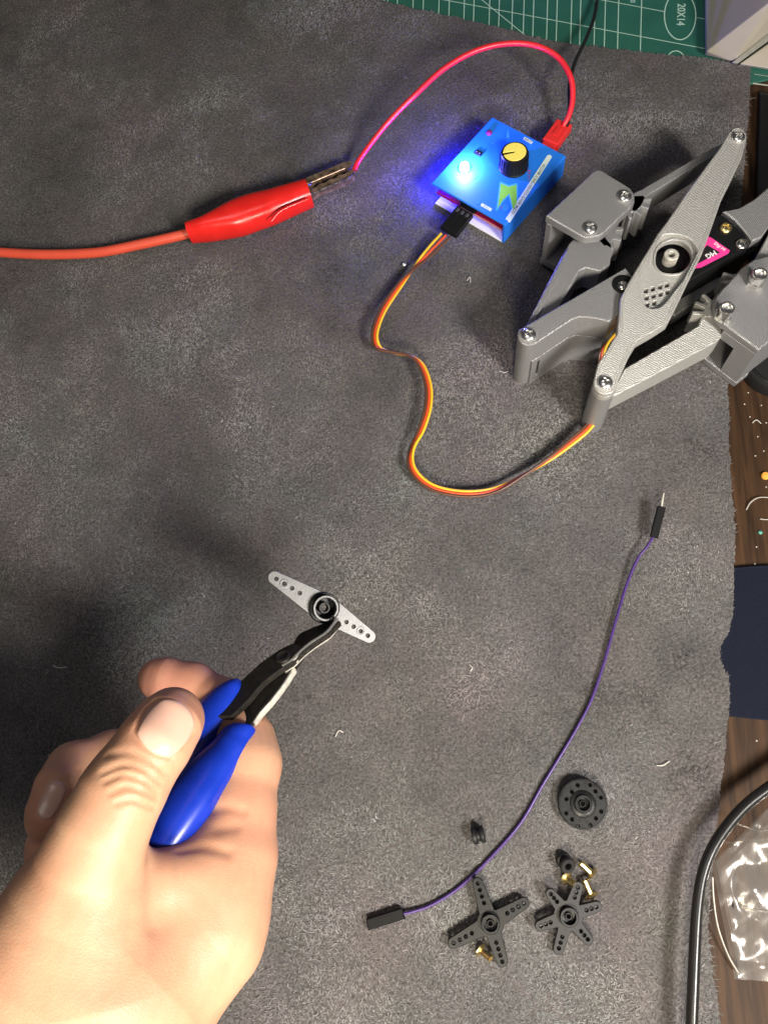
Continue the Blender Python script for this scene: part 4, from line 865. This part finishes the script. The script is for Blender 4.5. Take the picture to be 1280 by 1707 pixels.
def grip(px, name, tint):
    pts = [P(a, b, z) for a, b, z, *_ in px]; n_ = 6
    path = spline(pts, n_); rr = spline([[q[3]*mmpx(q[0], q[1], q[2]), q[4]] for q in px], n_)
    s = np.cross(path[-1]-path[0], pn)
    # rounded nose at the start
    g_ = loft(path, rr[:, 0], rr[:, 1], side=s, n=26, sq=.9)
    if tint:
        T0 = (path[8]-path[0])/np.linalg.norm(path[8]-path[0]); s_ = s/np.linalg.norm(s); V_, F_ = g_
        for i_ in range(14):
            q_ = V_[i_*26:(i_+1)*26]; q_ += np.outer((q_-path[i_]) @ s_, T0)*tint*(1-i_/14); V_[i_*26:(i_+1)*26] = q_
        g_ = (V_, F_)
    return make(name, g_, M['bluegrip'], pr, angle=60)
grip([(406, 1212, 85.4, 17, 2.2), (404, 1214, 85.5, 21, 3.1), (399, 1222, 86, 25, 4.0), (390, 1238, 86.6, 30, 4.8), (376, 1259, 88, 33, 5.2), (347, 1293, 91, 41, 5.8), (312, 1340, 94.5, 46, 6.1), (280, 1386, 97, 46, 6), (260, 1420, 97.5, 41, 5.8), (236, 1452, 96, 38, 5.4), (205, 1495, 92, 30, 4.6)], 'grip', GT)
grip([(401, 1135, 78.0, 3, .8), (398, 1138, 78.2, 8, 2.2), (391, 1147, 78.6, 17, 3.6), (377, 1166, 79, 28, 4.8), (356, 1194, 80, 38, 5.4), (326, 1236, 81.5, 44, 5.8), (292, 1284, 83, 45, 6), (255, 1336, 84, 44, 5.8), (215, 1392, 84, 40, 5.4), (180, 1440, 83, 30, 4.6)], 'grip', 0)

# ================================================================== the hand (one continuous surface from a smooth distance field)
def smin(a, b, k): h = np.clip(.5+.5*(b-a)/k, 0, 1); return b*(1-h)+a*h-k*h*(1-h)
def cone(p, a, b, ra, rb):
    ba = b-a; l2 = ba.dot(ba); t = np.clip(((p-a) @ ba)/l2, 0, 1)
    return np.linalg.norm(p-a-t[:, None]*ba, axis=1)-(ra+(rb-ra)*t)
def chain(p, js, k=2.5):
    d = None
    for (a, ra), (b, rb) in zip(js[:-1], js[1:]):
        c = cone(p, a, b, ra, rb); d = c if d is None else smin(d, c, k)
    return d
def J(px, py, z, r): return (P(px, py, z), r)
THUMB = [J(291, 1190, 111, 6.6), J(283, 1203, 113, 8.3), J(258, 1240, 116, 9.2), J(222, 1292, 118, 9.6), J(200, 1328, 119, 10.3), J(172, 1385, 119, 11.0), J(152, 1440, 117, 12.6), J(130, 1520, 113, 16.5), J(85, 1610, 112, 20)]
INDEX = [J(262, 1131, 72, 6.0), J(276, 1134, 72, 6.9), J(320, 1146, 71, 7.6), J(372, 1178, 73, 8.4), J(404, 1238, 77, 9.6), J(410, 1275, 80, 10.2), J(397, 1355, 84, 10.6), J(383, 1430, 86, 11.8), J(366, 1500, 88, 12.6)]
MIDDLE = [J(74, 1372, 82, 5.0), J(82, 1355, 83, 6.2), J(102, 1312, 82, 7.2), J(124, 1283, 76, 8.0), J(190, 1262, 66, 8.2), J(300, 1290, 58, 9), J(372, 1340, 62, 10)]
RING = [J(74, 1432, 74, 5.4), J(82, 1410, 75, 6.2), J(104, 1370, 70, 7.0), J(140, 1340, 58, 8), J(240, 1340, 48, 8.6), J(350, 1400, 52, 9.6)]
PINKY = [J(84, 1465, 66, 5.6), J(104, 1430, 60, 6.2), J(160, 1400, 48, 7), J(240, 1400, 42, 7.6), J(330, 1450, 48, 8.8)]
PALM = [(J(272, 1478, 103.5, 9.5), J(340, 1464, 95, 10)), (J(383, 1430, 86, 11.2), J(345, 1560, 92, 13.5)), (J(345, 1560, 92, 13.5), J(215, 1690, 100, 21)), (J(320, 1500, 92, 11.0), J(225, 1620, 101, 19)), (J(372, 1340, 62, 10), J(300, 1560, 76, 16)), (J(350, 1400, 52, 9.6), J(260, 1580, 66, 17)),
        (J(330, 1450, 48, 8.8), J(220, 1600, 60, 17)), (J(260, 1560, 88, 17), J(140, 1640, 98, 24)), (J(130, 1520, 110, 16), J(130, 1640, 108, 22)), (J(140, 1640, 104, 24), J(-60, 1800, 112, 29)), (J(220, 1640, 88, 22), J(20, 1840, 100, 28)), (J(-60, 1800, 112, 29), J(-200, 1920, 118, 32))]
WEB = P(262, 1545, 112)
CREASES = []                                 # (points, width, depth)
def hand_sdf(p, fine=True):
    th = chain(p, THUMB, 3)
    # a fuller pad on the thumb side facing the grips
    th = smin(th, cone(p, P(268, 1236, 111), P(300, 1205, 108), 6.4, 5.6), 4)
    ix = chain(p, INDEX, 3); md = chain(p, MIDDLE, 3); rg = chain(p, RING, 3); pk_ = chain(p, PINKY, 3)
    pm = None
    for (a, b) in PALM:
        c = cone(p, a[0], b[0], a[1], b[1]); pm = c if pm is None else smin(pm, c, 9)
    d = smin(pm, ix, 7); d = smin(d, md, 3); d = smin(d, rg, 3); d = smin(d, pk_, 3)
    dw = np.linalg.norm(p-P(130, 1560, 110), axis=1)
    k = .8+11*np.exp(-(dw/30)**2)
    d = smin(d, th, k)
    if fine:
        for pts, wd, dp in CREASES:
            q = np.full(len(p), 1e9)
            for a, b in zip(pts[:-1], pts[1:]):
                ba = b-a; t = np.clip(((p-a) @ ba)/ba.dot(ba), 0, 1); q = np.minimum(q, np.linalg.norm(p-a-t[:, None]*ba, axis=1))
            d = d+dp*np.exp(-(q/wd)**2)
    return d
def surfs(q, fine=False, zmax=150):
    q = np.asarray(q, float); d = np.array([ray(*a) for a in q]); t = (zmax-CAMH)/d[:, 2]
    for _ in range(45):
        s = hand_sdf(CAM+d*t[:, None], fine); t = t+s*.9
        if np.abs(s).max() < .03: break
    return CAM+d*t[:, None]
new = []
for px, wd, dp in (([(172, 1288), (205, 1276), (238, 1284), (268, 1306)], 1.0, .42), ([(176, 1302), (206, 1292), (240, 1302), (264, 1322)], .9, .55), ([(186, 1322), (212, 1312), (240, 1320), (262, 1332)], .9, .5), ([(196, 1338), (222, 1334), (246, 1342), (258, 1346)], .9, .45),
                   ([(180, 1258), (215, 1255), (250, 1268), (276, 1288)], 1.2, .35), ([(206, 1290), (222, 1286), (236, 1292)], 1.6, -.35),
                   ([(232, 1202), (224, 1222), (236, 1240), (262, 1256), (284, 1262)], .7, .55), ([(232, 1202), (242, 1182), (262, 1168)], .7, .4), ([(286, 1262), (308, 1240), (322, 1222)], .7, .4),
                   ([(249, 1426), (251, 1470), (252, 1520), (254, 1544)], 2.2, .42), ([(300, 1418), (340, 1412), (380, 1420)], 1.6, .5), ([(352, 1350), (380, 1345), (404, 1352)], 1.8, .45), ([(365, 1382), (395, 1378)], 1.8, .35),
                   ([(120, 1300), (124, 1290), (130, 1282)], .9, .5), ([(400, 1590), (370, 1640), (335, 1700)], 3.0, .5)):
    new.append((surfs(spline(px, 4)), wd, dp))
CREASES += new
def surface_nets(fn, lo, hi, h):
    n = np.ceil((hi-lo)/h).astype(int)+1
    ax = [lo[i]+h*np.arange(n[i]) for i in range(3)]
    G = np.empty(n, np.float32)
    for i in range(n[0]):
        yy, zz = np.meshgrid(ax[1], ax[2], indexing='ij'); p = np.stack([np.full(yy.size, ax[0][i]), yy.ravel(), zz.ravel()], 1)
        G[i] = fn(p).reshape(n[1], n[2])
    s = G < 0; nc = n-1
    cnt = np.zeros(nc, np.float32); acc = np.zeros((*nc, 3), np.float32)
    C8 = [(a, b, c) for a in (0, 1) for b in (0, 1) for c in (0, 1)]
    def g(A, c): return A[c[0]:c[0]+nc[0], c[1]:c[1]+nc[1], c[2]:c[2]+nc[2]]
    for c in C8:
        for k in range(3):
            if c[k]: continue
            e = list(c); e[k] = 1
            a, b = g(G, c), g(G, e); m = (a < 0) != (b < 0); t = np.where(m, a/np.where(m, a-b, 1), 0)
            cnt += m
            for q in range(3): acc[..., q] += m*(c[q]+(t if q == k else 0))
    act = cnt > 0; ids = -np.ones(nc, int); ids[act] = np.arange(act.sum())
    I = np.argwhere(act); V = lo+h*(I+acc[act]/cnt[act][:, None])
    Fc = []
    for k in range(3):
        u, v = (k+1) % 3, (k+2) % 3
        sl0 = [slice(None)]*3; sl1 = [slice(None)]*3; sl0[k] = slice(0, n[k]-1); sl1[k] = slice(1, n[k])
        m = s[tuple(sl0)] != s[tuple(sl1)]
        E = np.argwhere(m); inn = s[tuple(sl0)][m]
        ok = (E[:, u] > 0) & (E[:, v] > 0) & (E[:, u] < n[u]-1) & (E[:, v] < n[v]-1); E, inn = E[ok], inn[ok]
        def at(du, dv):
            q = E.copy(); q[:, u] += du; q[:, v] += dv; return ids[q[:, 0], q[:, 1], q[:, 2]]
        Q = np.stack([at(-1, -1), at(0, -1), at(0, 0), at(-1, 0)], 1); Q[~inn] = Q[~inn][:, ::-1]
        Fc.append(Q)
    return V, np.vstack(Fc)
allj = np.array([j[0] for j in THUMB+INDEX+MIDDLE+RING+PINKY]+[q[0] for pr_ in PALM for q in pr_])
lo = allj.min(0)-26; hi = allj.max(0)+26; lo[0] = max(lo[0], -235); lo[1] = max(lo[1], -150)
HV, HF = surface_nets(lambda p: hand_sdf(p, False), lo, hi, 1.0)
def project(V, it=3):
    for _ in range(it):
        d = hand_sdf(V); e = .25; gr_ = np.stack([hand_sdf(V+np.eye(3)[k]*e)-hand_sdf(V-np.eye(3)[k]*e) for k in range(3)], 1)
        nn = np.linalg.norm(gr_, axis=1, keepdims=True); V = V-gr_/np.maximum(nn, 1e-6)*np.clip(d, -1.5, 1.5)[:, None]*.9
    return V
HV = project(HV, 2)
person = make('person', (HV, HF), M['skin'], None, smooth=True, angle=180)
# one finer level, put back on the field so creases come out
md_ = person.modifiers.new('s', 'SUBSURF'); md_.levels = md_.render_levels = 1
bpy.context.view_layer.update()
me2 = bpy.data.meshes.new_from_object(person.evaluated_get(bpy.context.evaluated_depsgraph_get())); person.modifiers.clear(); old = person.data; person.data = me2; bpy.data.meshes.remove(old)
V2 = np.empty(len(me2.vertices)*3, np.float32); me2.vertices.foreach_get('co', V2); V2 = project(V2.reshape(-1, 3).astype(float)/S, 2)
me2.vertices.foreach_set('co', (V2*S).astype(np.float32).ravel()); me2.update()
def blend(c, tgt, w): return c*(1-w[:, None])+np.array(tgt)*w[:, None]
cc = np.tile(np.array([.54, .300, .190]), (len(V2), 1))
mott = vnoise(V2[:, 0]+V2[:, 2]*.7, V2[:, 1]-V2[:, 2]*.4, 5, 61)*.6+vnoise(V2[:, 0]-V2[:, 2], V2[:, 1]+V2[:, 2], 2.2, 62)*.4
cc *= (.91+.19*mott)[:, None]; cc[:, 1:] *= (1.06-.16*vnoise(V2[:, 0]+V2[:, 2]*.5, V2[:, 1]+V2[:, 2]*.5, 8, 63))[:, None]
def near(c, r): return np.exp(-(np.linalg.norm(V2-c, axis=1)/r)**2)
for c, r, wgt in ((P(300, 1135, 72), 17, .75), (P(280, 1200, 113), 10, .55), (P(72, 1360, 82), 11, .6), (P(62, 1430, 74), 10, .5), (P(395, 1370, 84), 20, .30), (P(300, 1480, 95), 16, .15)):
    cc = blend(cc, (.60, .24, .165), near(c, r)*wgt)
kn = near(P(218, 1306, 128), 9)*.35; cc = blend(cc, (.44, .235, .13), kn)
at = me2.attributes.new('tint', 'FLOAT_COLOR', 'POINT'); at.data.foreach_set('color', np.c_[cc, np.ones(len(cc))].astype(np.float32).ravel())
tag(person, 'right hand of a person with bare forearm gripping the blue handled cutters', 'person')
def nail(px_c, ax, la, lb, lift, name='nail', n=16):
    """patch laid on the finger: px centre, direction of the finger in the image, half length and half width in px"""
    ax = np.array(ax, float); ax /= np.linalg.norm(ax); sx = np.array([-ax[1], ax[0]])
    Fc = []; Q, Lf = [], []
    for i in range(n+1):
        for j in range(n+1):
            a, b = -1+2*i/n, -1+2*j/n
            x = a*math.sqrt(1-b*b*.5*(.75 if a < 0 else 1)); y = b*math.sqrt(1-a*a*(.42 if a > 0 else .34))
            e = max(abs(a), abs(b)); Q.append(np.array(px_c)+ax*x*la+sx*y*lb); Lf.append(lift*(1-.75*e**6)+(.35*max(0, a)**2))
    V = surfs(Q); E_ = np.eye(3)*.3
    G_ = np.stack([hand_sdf(V+E_[k], False)-hand_sdf(V-E_[k], False) for k in range(3)], 1); G_ /= np.linalg.norm(G_, axis=1, keepdims=True)
    V = V+G_*np.array(Lf)[:, None]
    for i in range(n):
        for j in range(n): Fc.append((i*(n+1)+j, (i+1)*(n+1)+j, (i+1)*(n+1)+j+1, i*(n+1)+j+1))
    V = np.array(V); m0 = len(V); low = V-Z3*.5
    ring_ = [i*(n+1) for i in range(n+1)]+[n*(n+1)+j for j in range(1, n+1)]+[i*(n+1)+n for i in range(n-1, -1, -1)]+[j for j in range(n-1, 0, -1)]
    Fc += [(ring_[k], m0+ring_[k], m0+ring_[(k+1) % len(ring_)], ring_[(k+1) % len(ring_)]) for k in range(len(ring_))]
    o = make(name, (np.vstack([V, low]), Fc), M['nail'], person, angle=180); return o
nail((277, 1213), (.60, -.80), 47, 40, .45)
nail((86, 1334), (-.45, .89), 34, 17, .35)
